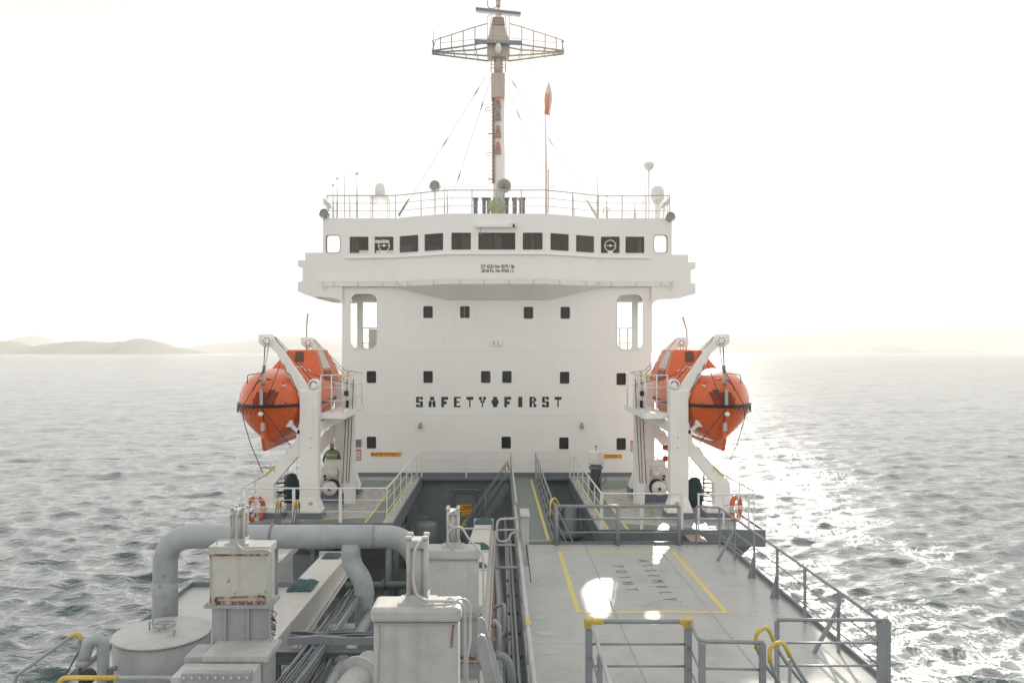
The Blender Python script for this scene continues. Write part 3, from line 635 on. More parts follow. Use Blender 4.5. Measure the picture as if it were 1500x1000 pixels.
# ------------------------------------------------------------------ wheelhouse
YS, YF = 31.38, 30.33
path = [(XX(473, YS), YS), (XX(579, YS), YS), (XX(655, YF), YF), (XX(800, YF), YF), (XX(877, YS), YS), (XX(984, YS), YS)]
wz0, wz1 = 2.60, 5.33
wh_ = thing('wheelhouse', 'white faceted bridge wheelhouse with a row of dark windows', 'wheelhouse', (0, 31, wz0))
facets = [([(478, 498, 1), (512, 540, 0), (548.5, 576.5, 0)], 0), ([(585, 613, 0), (621.5, 649.5, 0)], 1), ([(661, 690, 0), (700.5, 755, 0), (765.5, 795, 0)], 2), ([(806, 833.5, 0), (843.5, 870.5, 0)], 3), ([(880, 908, 0), (916, 944, 0), (958, 977, 1)], 4)]
zw0, zw1 = 3.93, 4.60
fw = MB(); ledge1 = []; wcount = 0
for wlist, fi in facets:
    a = Vector((*path[fi], 0)); b = Vector((*path[fi + 1], 0)); ux = (b - a).normalized(); n = ux.cross(UZ).normalized(); L_ = (b - a).length; hs_ = []
    if n.y > 0: n = -n
    def hit(px):   # intersect view column with facet line
        k = (px - 730) / F; t_ = (a.x - k * a.y) / (k * ux.y - ux.x); return t_
    for (p0, p1, open_) in wlist:
        t0, t1 = hit(p0), hit(p1)
        zz0, zz1 = (zw0 + .02, zw1 + .12 - .07) if open_ else (zw0, zw1)
        hs_.append((t0, t1, zz0 - wz0, zz1 - wz0))
    o0 = a + UZ * wz0
    wall_holes(fw, o0, ux, UZ, n, L_, wz1 - wz0, .08, hs_)
    for (p0, p1, open_), hq in zip(wlist, hs_):
        w, h = hq[1] - hq[0], hq[3] - hq[2]; c = o0 + ux * (hq[0] + hq[1]) / 2 + UZ * (hq[2] + hq[3]) / 2
        r = .13 if open_ else .035
        m = MB(); frame_ring(m, c, ux, UZ, n, w - .012, h - .012, r, .025, .010)
        win = m.build('window', 'mast_dark' if open_ else 'white', wh_)
        if not open_:
            q = MB(); pl = rrect(w - .02, h - .02, .03); vs = [c + ux * x + UZ * z - n * .04 for x, z in pl] + [c + ux * x + UZ * z - n * .05 for x, z in pl]; kk = len(pl)
            q.add(vs, [tuple(range(kk)), tuple(reversed(range(kk, 2 * kk)))] + [(i, i + 1 if i + 1 < kk else 0, (i + 1) % kk + kk, i + kk) for i in range(kk)]); q.build('pane', 'glass', win)
        wcount += 1
        if p0 in (548.5, 880):
            q = MB(); cc = c - UZ * .03 + n * .0
            pts = [cc + ux * math.cos(R(a_)) * .22 + UZ * math.sin(R(a_)) * .22 - n * .02 for a_ in range(0, 360, 15)]
            q.tube(pts, .02, 6, closed=True); q.bar(cc - ux * .21 - n * .02, cc + ux * .21 - n * .02, .03, .02); q.cyl(cc - n * .03, cc + n * .02, .05, 10)
            q.bar(cc - UZ * .22 - ux * .0 - n * .02, cc - UZ * .32 - n * .02, .2, .03); q.build('clear_view_screen', 'white', win)
fw.build('front_wall', 'house', wh_)
# soffit wedge below the bulge
A, B, C, D = [Vector((*path[i], wz0)) for i in (1, 2, 3, 4)]
E = Vector((XX(655, HY), HY - .003, 2.05)); Fp = Vector((XX(803, HY), HY - .003, 2.05))
A2 = Vector((A.x, HY - .003, wz0)); D2 = Vector((D.x, HY - .003, wz0))
m = MB(); m.add([A, B, C, D, E, Fp, A2, D2], [(1, 2, 5, 4), (0, 1, 4), (6, 0, 4), (2, 3, 5), (3, 7, 5)]); m.build('soffit', 'house', wh_)
# outer wings
m = MB()
def wing(pxs):
    return [(XX(a, YS), ZZ(b, YS)) for a, b in pxs]
LW = [(436, 381), (447, 381), (447, 370), (474, 370), (474, 414), (501.5, 414), (501.5, 446), (497, 439), (488, 436.5), (462, 434.5), (436, 427), (436, 414), (443, 411), (443, 393), (436, 390)]
RW = [(1019, 384), (1008, 384), (1008, 373), (982, 373), (982, 416), (954.5, 416), (954.5, 448), (959, 441), (968, 438.5), (994, 437), (1019, 430), (1019, 417), (1012, 414), (1012, 396), (1019, 393)]
for nm, pl in (('left', LW), ('right', RW)):
    m = MB().prism(wing(pl), YS + .005, YS + .06); m.build('wing_bulwark', 'house', wh_)
    q = wing(pl); xo = q[0][0]; xi = XX(480 if nm == 'left' else 976, YS); lo, hi = min(xo, xi), max(xo, xi)
    s = -1 if nm == 'left' else 1
    MB().box(xo - (0 if s < 0 else .05), xo + (.05 if s < 0 else 0), YS + .06, YS + 3.2, 2.46, ZZ(414, YS)).box(lo, hi, YS + 3.15, YS + 3.2, 2.46, 3.6).build('wing_side', 'house', wh_)
    MB().add([(xo, YS + .06, 2.34), (xo, YS + 3.2, 2.34), (xo + s * -.75, YS + .06, 2.15), (xo - s * .75, YS + 3.2, 2.15), (xo - s * 1.9, YS + .06, 2.12), (xo - s * 1.9, YS + 3.2, 2.12)], [(0, 1, 3, 2), (2, 3, 5, 4)]).build('wing_underside', 'house', wh_)
# roof, sides, back
roof = [(x, y) for x, y in path]; 
MB().prismz([(path[0][0], YS + .02)] + [(x, y + .02) for x, y in path[1:5]] + [(path[5][0], YS + .02), (path[5][0], 36.5), (path[0][0], 36.5)], 5.24, 5.325).build('roof', 'house', wh_)
MB().prismz([(path[0][0] + .1, YS + .1)] + [(x, y + .1) for x, y in path[1:5]] + [(path[5][0] - .1, YS + .1), (path[5][0] - .1, 36.4), (path[0][0] + .1, 36.4)], 2.62, 2.68).build('cabin_floor', 'interior', wh_)
m = MB(); bw = path[5][0] - path[0][0]; BY = 36.4; hb = []
for a, b, c_, d_ in ((-6.85 * 1.02, -6.85 * .86, 4.25, 5.2), (-6.7 * .98, -4.85 * 1.08, 4.42, 4.63)):
    hb.append((XX(0, 1) * 0 + a - path[0][0], b - path[0][0], c_ - 2.68, d_ - 2.68))
lx0, lx1 = XX(474, BY), XX(503, BY); rx0, rx1 = XX(953, BY), XX(981, BY)
hb = [(max(.05, lx0 - path[0][0]), lx1 - path[0][0], 1.4, 2.5), (rx0 - path[0][0], min(bw - .05, rx1 - path[0][0]), 1.4, 2.5),
      (XX(516, BY) - path[0][0], XX(541, BY) - path[0][0], 1.86, 2.02), (XX(551, BY) - path[0][0], XX(580, BY) - path[0][0], 1.86, 2.02), (XX(549, BY) - path[0][0], XX(570, BY) - path[0][0], 2.35, 2.5)]
wall_holes(m, Vector((path[0][0], BY, 2.68)), UX, UZ, NY, bw, 5.24 - 2.68, .08, hb); m.build('aft_wall', 'interior', wh_)
for s in (0, 5):
    x = path[s][0]; a, b = (x, x + .08) if s == 0 else (x - .08, x)
    m = MB(); wall_holes(m, Vector((a if s == 0 else b, YS + .08, 2.68)), Vector((0, 1, 0)), UZ, Vector((-1 if s == 0 else 1, 0, 0)), BY - YS - .08, 5.24 - 2.68, .08, [(.35, 3.75, 1.2, 2.5)]); m.build('side_wall', 'house', wh_)
m = MB()
m.box(-5.4, 5.3, 32.2, 32.8, 2.68, 3.75).box(-2, 1.8, 31.2, 31.7, 2.68, 3.85); m.build('console', 'console', wh_)
m = MB().box(-4.3, -3.5, 33.4, 33.9, 2.68, 4.9).box(-.4, .5, 34, 34.4, 2.68, 4.8).box(2.6, 3.4, 33.6, 34.2, 2.68, 4.95).box(5.0, 5.25, 33.2, 33.4, 2.68, 5.2)
m.build('cabinet', 'interior', wh_)
MB().lathe((.25, 31.0, 3.85), [(.1, 0), (.14, .1), (.12, .22), (.05, .28)], 10).lathe((.5, 31.05, 3.85), [(.1, 0), (.1, .12), (.05, .2)], 10).build('paper_bundle', 'reflect', wh_)
for px_a, px_b, z_a, z_b, y_, mt_ in ((515, 526, 3.9, 4.7, 32.0, 'blind_grey'), (588, 603, 3.9, 4.25, 32.2, 'blind_grey'), (676, 690, 3.8, 4.7, 31.3, 'blind_grey'), (662, 668, 3.8, 4.7, 31.5, 'blind'), (704, 722, 3.8, 4.7, 31.4, 'blind'), (724, 735, 3.8, 4.7, 31.2, 'blind_grey'), (767, 774, 3.8, 4.7, 31.3, 'blind'), (777, 783, 3.8, 4.7, 31.4, 'blind_grey'),
        (786, 794, 3.8, 4.7, 31.2, 'blind'), (807, 818, 3.8, 4.4, 31.7, 'blind'), (846, 868, 3.8, 4.7, 32.3, 'blind'), (884, 890, 3.8, 4.7, 32.2, 'blind'), (920, 929, 3.8, 4.7, 32.1, 'blind'), (934, 940, 3.8, 4.9, 32.0, 'blind_grey'), (628, 645, 3.8, 4.2, 31.9, 'blind_grey')):
    y_ = 31.62 if px_a < 579 or px_a > 877 else 30.62 if 655 < px_a < 800 else 31.3
    MB().box(XX(px_a, y_), XX(px_b, y_), y_, y_ + .05, z_a, z_b).build('blind', mt_, wh_)
# ledges and the foot rail with brackets round the bridge front
def off(pt, dy): return Vector((pt[0], pt[1] - dy, 0))
for z_, dy, rr_ in ((3.76, .035, .03),):
    m = MB()
    P2 = [Vector((XX(505, YS), YS - dy, z_ - .03))] + [Vector((x, y - dy, z_)) for x, y in path[1:5]] + [Vector((XX(951, YS), YS - dy, z_ - .03))]
    for a, b in zip(P2, P2[1:]): m.bar(a, b, .06, .035)
    m.build('upper_ledge', 'white', wh_)
P2 = [Vector((XX(472, YS), YS - .22, 2.80))] + [Vector((x, y - .22, 2.80)) for x, y in path[1:5]] + [Vector((XX(986, YS), YS - .22, 2.80))]
m = MB()
for a, b in zip(P2, P2[1:]): m.bar(a, b, .05, .05)
m.build('foot_rail', 'white', wh_)
P3 = [Vector((XX(470, YS), YS - .02, 2.63))] + [Vector((x, y - .02, 2.63)) for x, y in path[1:5]] + [Vector((XX(988, YS), YS - .02, 2.63))]
m = MB()
for a, b in zip(P3, P3[1:]): m.bar(a, b, .03, .035)
m.build('lower_ledge', 'white', wh_)
for a, b in zip(P2, P2[1:]):
    n_ = max(2, round((b - a).length / .98))
    for k in range(n_):
        p = a.lerp(b, (k + .5) / n_); MB().bar(p, p + Vector((0, .2, -.17)), .03, .06).build('rail_bracket', 'white', wh_)
for px in (472, 581, 878, 984):
    p = Vector((XX(px, YS), YS - .2, 2.8)); MB().add([p, p + Vector((.0, .18, 0)), p + Vector((.10 if px < 730 else -.10, .15, -.36)), p + Vector((.03, 0, 0)), p + Vector((.03, .18, 0)), p + Vector((.13 if px < 730 else -.07, .15, -.36))], [(0, 1, 2), (5, 4, 3), (0, 3, 4, 1), (1, 4, 5, 2), (2, 5, 3, 0)]).build('corner_bracket', 'white', wh_)
for px in (812, 840, 871, 938, 548):   # plate seams
    yy = YS - .003 if (px > 877 or px < 579) else None
    if yy: MB().bar(P(px, 381, yy), P(px, 411, yy), .01, .004).build('weld_seam', 'house', wh_)
text_mesh('lettering', 'GT 4233 No 4379 / Bs', .18, 'letter_black', wh_, (XX(729, YF), YF - .006, ZZ(390.5, YF)), R(90), 0, .78, ext=.002)
text_mesh('lettering', '2018 Pu. No 9760 / L', .18, 'letter_black', wh_, (XX(729, YF), YF - .006, ZZ(396.8, YF)), R(90), 0, .80, ext=.002)
# awning box over the centre window
t = thing('window_hood', 'long narrow box above the middle bridge window', 'hood', (XX(728, YF), YF, ZZ(334, YF)))
MB().box(XX(697, YF), XX(757, YF), YF - .18, YF - .003, ZZ(333.5, YF), ZZ(329, YF)).build('casing', 'white', t)
MB().bar(P(704, 333, YF - .05), P(704, 345, YF - .05), .02).bar(P(697, 329, YF - .15), P(759, 328.3, YF - .15), .03).build('guide', 'box_low', t)
MB().box(XX(751, YF), XX(754, YF), YF - .22, YF - .18, ZZ(334, YF), ZZ(330, YF)).bar(P(749, 327.5, YF - .1), P(757, 329, YF - .1), .03).build('latch', 'black', t)

# ------------------------------------------------------------------ things on the wheelhouse roof
RZ = 5.33
rp = [Vector((XX(478, YS), YS + .12, RZ))] + [Vector((x, y + .12, RZ)) for x, y in path[1:5]] + [Vector((XX(982, YS), YS + .12, RZ))]
guard_rail('roof_rail', 'thin white guard rail round the front of the wheelhouse roof', rp, .93, 1.0, 'box', r_top=.021, r_mid=.012, pw=.038, post='round')
guard_rail('roof_rail', 'thin white guard rail along the back of the wheelhouse roof', [(path[0][0] + .1, YS + .3, RZ), (path[0][0] + .1, 36.3, RZ), (path[5][0] - .1, 36.3, RZ), (path[5][0] - .1, YS + .3, RZ)], .93, 1.6, 'rail_white', r_top=.014, r_mid=.009, pw=.03, post='round')
def ant(px, ytop, Y, label, r=.02, mat='box', tipr=0, lean=0, base=None):
    z0 = RZ; zt = ZZ(ytop, Y); x = XX(px, Y); t = thing('antenna', label, 'antenna', (x, Y, z0))
    MB().cyl((x, Y, z0), (x, Y, z0 + (zt - z0) * .45), r * 1.4, 7).build('mount', mat, t)
    MB().tube([(x, Y, z0 + (zt - z0) * .45), (x + lean, Y, zt)], [r, r * .35], 6).build('whip', mat, t)
    if tipr: MB().lathe((x + lean, Y, zt - .02), [(tipr * .6, 0), (tipr, .02), (tipr, .05), (tipr * .5, .07)], 10).build('cap', mat, t)
ant(488, 272, 32.2, 'short dark tipped aerial at left roof corner', .02, 'box_low', .05)
ant(494, 262, 32.4, 'second aerial from left edge of the roof, dark head', .022, 'box_low', .04)
ant(505, 236, 33, 'tall thin whip aerial beside left roof corner', .014, 'box')
ant(523, 255, 32.8, 'white pole aerial with flat cap left of the left radome', .03, 'box', .08)
ant(651, 262, 32.5, 'slim dark aerial right of the left searchlight', .014, 'grey')
ant(875, 257, 32.5, 'slender pale aerial on the right half of roof', .022, 'mast')
ant(889, 288, 32.2, 'short stub aerial behind the right roof rail', .03, 'mast', .04)
ant(930, 297, 32.2, 'short post aerial near the right mushroom antenna', .03, 'mast')
ant(840, 287, 32.0, 'stubby white post standing on roof right of mast', .04, 'dome')
t = thing('radome', 'white satellite dome on a four legged stand on the left roof', 'radome', (XX(557, 32.5), 32.5, RZ)); c = Vector((XX(557, 32.5), 32.5, RZ))
z_ = ZZ(288, 32.5); MB().lathe((c.x, c.y, z_), [(.17, 0), (.22, .04), (.225, .28), (.20, .42), (.14, .51), (.05, .55), (.01, .555)], 24).build('dome', 'dome', t)
MB().box(c.x - .39, c.x + .39, c.y - .3, c.y + .3, z_ - .1, z_ - .04).build('stand_top', 'dome', t)
MB().cyl((c.x, c.y, z_ - .04), (c.x, c.y, z_), .14, 14).build('collar', 'mast_dark', t)
for sx in (-1, 1):
    for sy in (-1, 1):
        MB().bar((c.x + sx * .36, c.y + sy * .26, RZ), (c.x + sx * .34, c.y + sy * .26, z_ - .1), .045).bar((c.x + sx * .35, c.y + sy * .26, z_ - .35), (c.x + sx * .15, c.y + sy * .26, z_ - .1), .03).build('leg', 'dome', t)
t = thing('radome', 'white satellite dome on a single pedestal at the right roof corner', 'radome', (XX(963, 32.3), 32.3, RZ)); c = Vector((XX(963, 32.3), 32.3, RZ))
z_ = ZZ(294, 32.3); MB().lathe((c.x, c.y, z_), [(.2, 0), (.26, .05), (.27, .34), (.24, .48), (.15, .58), (.03, .62)], 24).build('dome', 'dome', t)
MB().lathe((c.x, c.y, RZ), [(.16, 0), (.11, .1), (.10, z_ - RZ - .15), (.2, z_ - RZ)], 16).build('pedestal', 'dome', t)
t = thing('mushroom_antenna', 'pale mushroom shaped antenna on a tall pole, right roof', 'antenna', (XX(950.5, 32.5), 32.5, RZ)); c = Vector((XX(950.5, 32.5), 32.5, RZ))
z_ = ZZ(250, 32.5); MB().cyl((c.x, c.y, RZ), (c.x, c.y, z_), .03, 8).build('pole', 'dome', t)
MB().lathe((c.x, c.y, z_), [(.04, 0), (.14, .06), (.22, .2), (.2, .3), (.14, .34), (.02, .35)], 18).build('head', 'dome', t)
MB().tube([(c.x - .1, c.y, z_ - .45), (c.x - .35, c.y, RZ)], .015, 5).build('stay', 'dome', t)
def searchlight(px, py, Y, r, label, pedz=True, grey='box_low'):
    c = P(px, py, Y); t = thing('searchlight', label, 'searchlight', (c.x, c.y, RZ if pedz else c.z - r))
    if pedz: MB().lathe((c.x, c.y, RZ), [(.14, 0), (.12, .06), (.055, .18), (.05, c.z - RZ - r - .1), (.09, c.z - RZ - r - .05), (.02, c.z - RZ - r)], 12).build('pedestal', 'dome', t)
    MB().ring((c.x, c.y, c.z), r + .03, .015, 16, 5, 'y', 180, 360).build('yoke', grey, t)
    MB().lathe((c.x, c.y, c.z), [(r * .5, .3), (r * .9, .2), (r, 0), (r * 1.03, -.06), (r * .96, -.08), (r * .93, -.02)], 20, 'y').build('housing', grey, t)
    MB().lathe((c.x, c.y, c.z), [(r * .93, -.03), (r * .5, .0), (r * .1, .02)], 20, 'y').build('lens', 'lampglass', t)
searchlight(637, 272, 32.0, .2, 'round grey searchlight on white pedestal, left of the mast')
searchlight(475, 312.5, 31.3, .17, 'round lamp hanging on the left roof corner', False)
searchlight(982, 317, 31.3, .17, 'round lamp hanging on the right roof corner', False, 'mast')
for px, lab, s in ((480, 'pale angled floodlight above the left roof corner lamp', 1), (974, 'pale angled floodlight above the right roof corner lamp', -1)):
    c = P(px, 298, 31.6); t = thing('floodlight', lab, 'floodlight', (c.x, c.y, RZ))
    MB().prism([(c.x - .18 * s, c.z + .25), (c.x - .18 * s, c.z - .02), (c.x + .12 * s, c.z - .22), (c.x + .15 * s, c.z - .08)], c.y, c.y + .25).build('head', 'dome', t)
    MB().bar((c.x + .05 * s, c.y + .1, RZ), (c.x, c.y + .1, c.z), .05).build('bracket', 'dome', t)
# whistle on the mast, binnacle under tarp, lockers
t = thing('ship_horn', 'large pale green trumpet horn in front of the mast foot', 'horn', P(738, 290, 33.2))
c = P(738, 275, 33.2); MB().lathe(c, [(.05, .5), (.07, .15), (.16, -.1), (.28, -.33), (.31, -.36), (.29, -.36), (.26, -.31), (.14, -.08), (.05, .0)], 24, 'y').build('trumpet', 'box', t)
MB().lathe(c, [(.10, -.02), (.02, .0)], 16, 'y').build('throat', 'mast_dark', t)
MB().bar((c.x, c.y + .2, RZ + .4), (c.x, c.y + .2, c.z), .08).build('bracket', 'box', t)
t = thing('covered_compass', 'standing compass wrapped in khaki green tarpaulin below the mast', 'compass', (XX(730, 32.6), 32.6, RZ)); c = Vector((XX(728.5, 32.6), 32.6, RZ))
prof = [(.24, 0), (.22, .3), (.27, .5), (.36, .6), (.33, .75), (.22, .95), (.12, 1.02), (.02, 1.04)]
vs = []; n = 22
for r_, h in prof:
    for j in range(n):
        a = 6.283 * j / n; q = r_ * (1 + .10 * math.sin(a * 5 + h * 6) + .06 * math.sin(a * 9)); vs.append((c.x + q * math.cos(a) * 1.05, c.y + q * math.sin(a), c.z + h))
MB().add(vs, [(i * n + j, i * n + (j + 1) % n, (i + 1) * n + (j + 1) % n, (i + 1) * n + j) for i in range(len(prof) - 1) for j in range(n)], True).build('tarpaulin', 'khaki', t)
MB().lathe((c.x, c.y, RZ + 1.0), [(.16, 0), (.17, .08), (.1, .14), (.02, .16)], 14).build('cap', 'box', t)
for i, (a, b, lab, mt) in enumerate(((693.5, 699.5, 'narrow blue-grey locker, leftmost behind the roof rail', 'locker'), (706.5, 711.5, 'blue-grey locker second from left at the mast foot', 'locker'), (713, 718, 'dark brown locker close left of the covered compass', 'mast_dark'),
        (740, 745, 'grey locker close right of the covered compass', 'locker'), (751, 757, 'grey locker second from right behind the roof rail', 'locker'), (761, 769, 'wide grey locker, rightmost at the mast foot', 'locker'))):
    Y = 33.4; x0_, x1_ = XX(a, Y), XX(b, Y); t = thing('roof_locker', lab, 'locker', ((x0_ + x1_) / 2, Y, RZ)); zt = ZZ(291, Y)
    MB().box(x0_, x1_, Y, Y + .5, RZ, zt).build('cabinet', mt, t, bevel=.02)
    MB().box(x0_ - .03, x1_ + .03, Y - .03, Y + .53, zt, zt + .05).build('lid', mt, t)
tag(MB().ring(P(759, 298, 33.2), .2, .035, 14, 6, 'y', 0, 180).bar(P(753, 298, 33.2), P(753, 312, 33.2), .06).bar(P(765, 298, 33.2), P(765, 312, 33.2), .06).build('vent_bend', 'mast_dark'), 'small arched brown vent pipe between the right grey lockers', 'vent')
tag(MB().tube([P(884, 313, 32.4), P(884, 306, 32.4), P(889, 303, 32.4), P(894, 308, 32.4)], .035, 8, bend=.1).build('gooseneck_vent', 'dome'), 'small white gooseneck vent pipe on the right of the roof', 'vent')
for px0, py0, px1, py1, lab in ((584, 316, 599, 291, 'dark leaning spar at the left foot of a mast stay'), (875, 319, 859, 293, 'pale leaning spar at the right foot of a mast stay')):
    tag(MB().tube([P(px0, py0, 31.8), P((px0 + px1) / 2, (py0 + py1) / 2, 31.8), P(px1, py1, 31.8)], [.05, .04, .02], 7).build('stay_turnbuckle', 'grey' if px0 < 700 else 'mast'), lab, 'turnbuckle')

# ------------------------------------------------------------------ mast
MY = 34.0
mast = thing('mast', 'tall beige signal mast with cross yard standing on the wheelhouse roof', 'mast', (XX(730, MY), MY, RZ))
def mp(px, py, dy=0): 
    return P(px, py, MY) + Vector((0, dy, 0))
MB().cyl((XX(731, MY), MY, RZ), (XX(731, MY), MY, ZZ(140, MY)), .26, 18).build('lower_column', 'dome', mast)
MB().box(XX(719.5, MY), XX(739.5, MY), MY - .28, MY + .28, ZZ(146, MY), ZZ(110, MY)).build('column_box', 'mast', mast, bevel=.02)
MB().cyl((XX(730, MY), MY, ZZ(110, MY)), (XX(730, MY), MY, ZZ(85, MY)), .2, 14).build('upper_column', 'mast', mast)
MB().prism([(XX(a, MY), ZZ(b, MY)) for a, b in ((714, 86), (746, 86), (746, 62), (742, 54), (717, 54), (714, 62))], MY - .35, MY + .35).build('platform_housing', 'mast', mast, bevel=.02)
MB().prism([(XX(a, MY), ZZ(b, MY)) for a, b in ((717, 54), (742, 54), (739, 40), (720, 40))], MY - .3, MY + .3).build('scanner_pedestal', 'mast', mast)
MB().prism([(XX(a, MY), ZZ(b, MY)) for a, b in ((720, 41), (739.5, 41), (737.5, 30), (722, 30))], MY - .34, MY + .34).build('scanner_motor', 'mast_dark', mast)
MB().cyl(mp(730, 30), mp(730, 23), .14, 12).cyl(mp(730, 23), mp(730, 13), .07, 10).build('turning_unit', 'dome', mast)
a, b = mp(697, 15.5, -.1), mp(763, 22.5, -.1); MB().bar(a, b, .2, .11).build('radar_scanner', 'scanner', mast); MB().bar(a - Vector((0, 0, .08)), b - Vector((0, 0, .08)), .14, .045).build('scanner_edge', 'dome', mast)
a, b = mp(696, 68, -.5), mp(764, 70, -.5); MB().bar(a, b, .2, .13).build('radar_scanner', 'scanner', mast)
text_mesh('lettering', 'F U R U N O', .13, 'paper', mast, (mp(730, 69).x, MY - .605, mp(730, 69).z), R(90), 0, 1.3, ext=.002)
MB().lathe(mp(730, 84, -.5), [(.1, 0), (.14, .1), (.14, .28), (.1, .38), (.02, .4)], 14).build('scanner_bearing', 'dome', mast)
MB().lathe(mp(730, 12), [(.05, 0), (.11, .06), (.10, .2), (.08, .24), (.11, .28), (.1, .42), (.02, .45)], 12).build('top_light', 'mast', mast)
MB().tube([mp(714, -20), mp(714, 8), mp(717, 13), mp(727, 12)], .02, 6).tube([mp(714, 8), mp(719, 15)], .015, 5).build('top_aerial', 'box_low', mast)
# yard: lattice arms both sides
for s in (-1, 1):
    X = lambda k: 730 + s * k
    tip = 97 if s < 0 else 96; mt = 'box_low' if s < 0 else 'mast'
    for dy in (-.3, .3):
        m = MB(); m.tube([mp(X(16), 66, dy), mp(X(34), 69.5, dy), mp(X(tip), 76, dy * .3)], .036, 6).tube([mp(X(14), 86, dy), mp(X(tip), 78, dy * .3)], .036, 6)
        m.build('yard_chord', mt, mast)
    for k in (34, 51, 68, 84):
        zt = 66.5 + 10 * (k - 16) / 81 + .5; zb = 86 - 8 * (k - 14) / 83
        m = MB().bar(mp(X(k), zt, -.3), mp(X(k), zb, -.3), .035).bar(mp(X(k), zt, -.25), mp(X(k - 4), zb - .5, .25), .03).bar(mp(X(k), zb, -.3), mp(X(k), zb, .3), .03)
        m.build('yard_strut', mt, mast)
        ztop = 40 + (k - 16) * .27
        MB().cyl(mp(X(k), zt, -.3), mp(X(k), ztop, -.3), .022, 5).build('yard_post', mt, mast)
    MB().tube([mp(X(16), 39, -.3), mp(X(34), 44, -.3), mp(X(92), 60, -.1), mp(X(tip), 76)], .022, 5).build('yard_rail', mt, mast)
    MB().tube([mp(X(16), 60, -.3), mp(X(84), 67, -.3)], .01, 5).build('yard_rail', mt, mast)
    MB().add([mp(X(tip + 2), 80, .1), mp(X(tip - 14), 75, .1), mp(X(tip - 14), 78, -.1), mp(X(tip - 6), 72, 0)], [(0, 1, 2), (0, 3, 1), (0, 2, 3), (1, 3, 2)]).build('yard_tip', mt, mast)
    MB().tube([mp(X(tip - 2), 78), mp(X(tip - 2), 60)], .035, 6).tube([mp(X(tip - 2), 60), mp(X(tip - 2), 46 if s < 0 else 58)], .015, 6).cyl(mp(X(tip - 3), 61, 0), mp(X(tip), 61, 0), .05, 8).build('tip_aerial', mt, mast)
    MB().tube([mp(X(16), 86, -.35), mp(X(16), 30, -.35), mp(X(12), 27, -.35), mp(X(6), 27, -.35)], .02, 6).tube([mp(X(13), 54, -.3), mp(X(10), 28, -.3)], .018, 5).build('cage_bar', 'dome', mast)
    m = MB(); m.tube([mp(X(8), 86), mp(X(10.5), 88, -.2), mp(X(10.5), 108, -.2)], .022, 6)
    for q in (92, 97, 102): m.bar(mp(X(5), q, -.2), mp(X(10.5), q, -.2), .02)
    m.build('ladder_hoop', 'box_low' if s < 0 else 'mast_dark', mast)
# navigation lights on the column
for py, mt in ((150, 'redglass'), (167, 'lampglass'), (192, 'redglass'), (216, 'redglass')):
    c = mp(729.5, py, -.38); MB().lathe(c - Vector((0, 0, .13)), [(.04, 0), (.10, .03), (.10, .2), (.08, .22), (.08, .26)], 12).build('signal_light', mt, mast)
    MB().box(c.x - .09, c.x + .09, c.y, MY - .2, c.z - .17, c.z - .13).box(c.x - .13, c.x + .13, c.y, MY - .25, c.z - .35, c.z - .17).build('light_bracket', 'mast_dark', mast)
m = MB(); m.tube([mp(722.5, 146, -.2), mp(722.5, 270, -.2)], .05, 6).build('cable_run', 'mast_dark', mast)
for py in range(150, 272, 6): MB().bar(mp(719.5, py, -.25), mp(724, py, -.25), .02, .03).build('rung', 'mast_dark', mast)
for py in (161, 227): MB().ring(mp(720, py, -.1), .28, .014, 14, 5, 'z').build('ladder_hoop', 'box', mast)
for py in (198, 264): MB().bar(mp(715, py, -.2), mp(721, py, -.2), .07, .05).build('step_bracket', 'mast', mast)
MB().cyl(mp(738.5, 146), mp(738.5, 285), .022, 5).bar(mp(736, 190), mp(740, 190), .03).bar(mp(736, 228), mp(740, 228), .03).build('side_pipe', 'mast', mast)
# stays
def stay(a, b, lab, ins=(), mt='box'):
    t = thing('mast_stay', lab, 'wire', min(a, b, key=lambda q: q.z)); MB().tube([a, b], .010, 5).build('wire', mt, t)
    for f in ins: q = a.lerp(b, f); d_ = (b - a).normalized(); MB().tube([q - d_ * .25, q - d_ * .1, q, q + d_ * .1, q + d_ * .25], [.012, .022, .032, .022, .012], 6).build('insulator', 'grey' if a.x < 0 else 'mast', t)
stay(P(712, 112, 33.8), P(588, 312, 31.8), 'outer left wire stay from the mast yard to roof', (.12, .5), 'mast')
stay(P(720, 112, 33.8), P(655, 312, 32.5), 'inner left wire stay from the mast yard to roof', (.22, .74), 'mast')
stay(P(746, 112, 33.8), P(875, 315, 31.8), 'outer right wire stay from the mast yard to roof', (.06, .48), 'dome')
stay(P(738, 112, 33.8), P(812, 305, 32.5), 'inner right wire stay from the mast yard to roof', (.3,), 'dome')
# flag
t = thing('flag_pole', 'thin pale flag pole right of the mast on the roof', 'flag pole', (XX(800, 33), 33, RZ))
MB().tube([P(800, 318, 33), P(800, 235, 33), P(798.5, 150, 33)], [.045, .03, .008], 8).cyl(P(803, 312, 33.1), P(803, 248, 33.1), .03, 6).bar(P(796, 260, 33), P(800, 236, 33), .012).build('pole', 'mast', t)
vs = []; n, m_ = 8, 12
for i in range(m_ + 1):
    f = i / m_
    for j in range(n + 1):
        u = j / n; wid = 2 + 9 * math.sin(min(1, f * 1.3) * math.pi * .75); px = 804.5 + (u - .5) * wid - 3 * f; py = 121 + 46 * f + 3 * u
        vs.append(P(px, py, 33 + .12 * math.sin(u * 9 + f * 4) * f))
m = MB().add(vs, [(i * (n + 1) + j, i * (n + 1) + j + 1, (i + 1) * (n + 1) + j + 1, (i + 1) * (n + 1) + j) for i in range(m_) for j in range(n)], True)
fl = m.build('flag', 'flagw'); tag(fl, 'white and orange-red flag hanging limp above its pole', 'flag'); fl.data.materials.append(M['flagr'])
for p in fl.data.polygons:
    i, j = divmod(p.index, n)
    if i > 3 and j < 5: p.material_index = 1
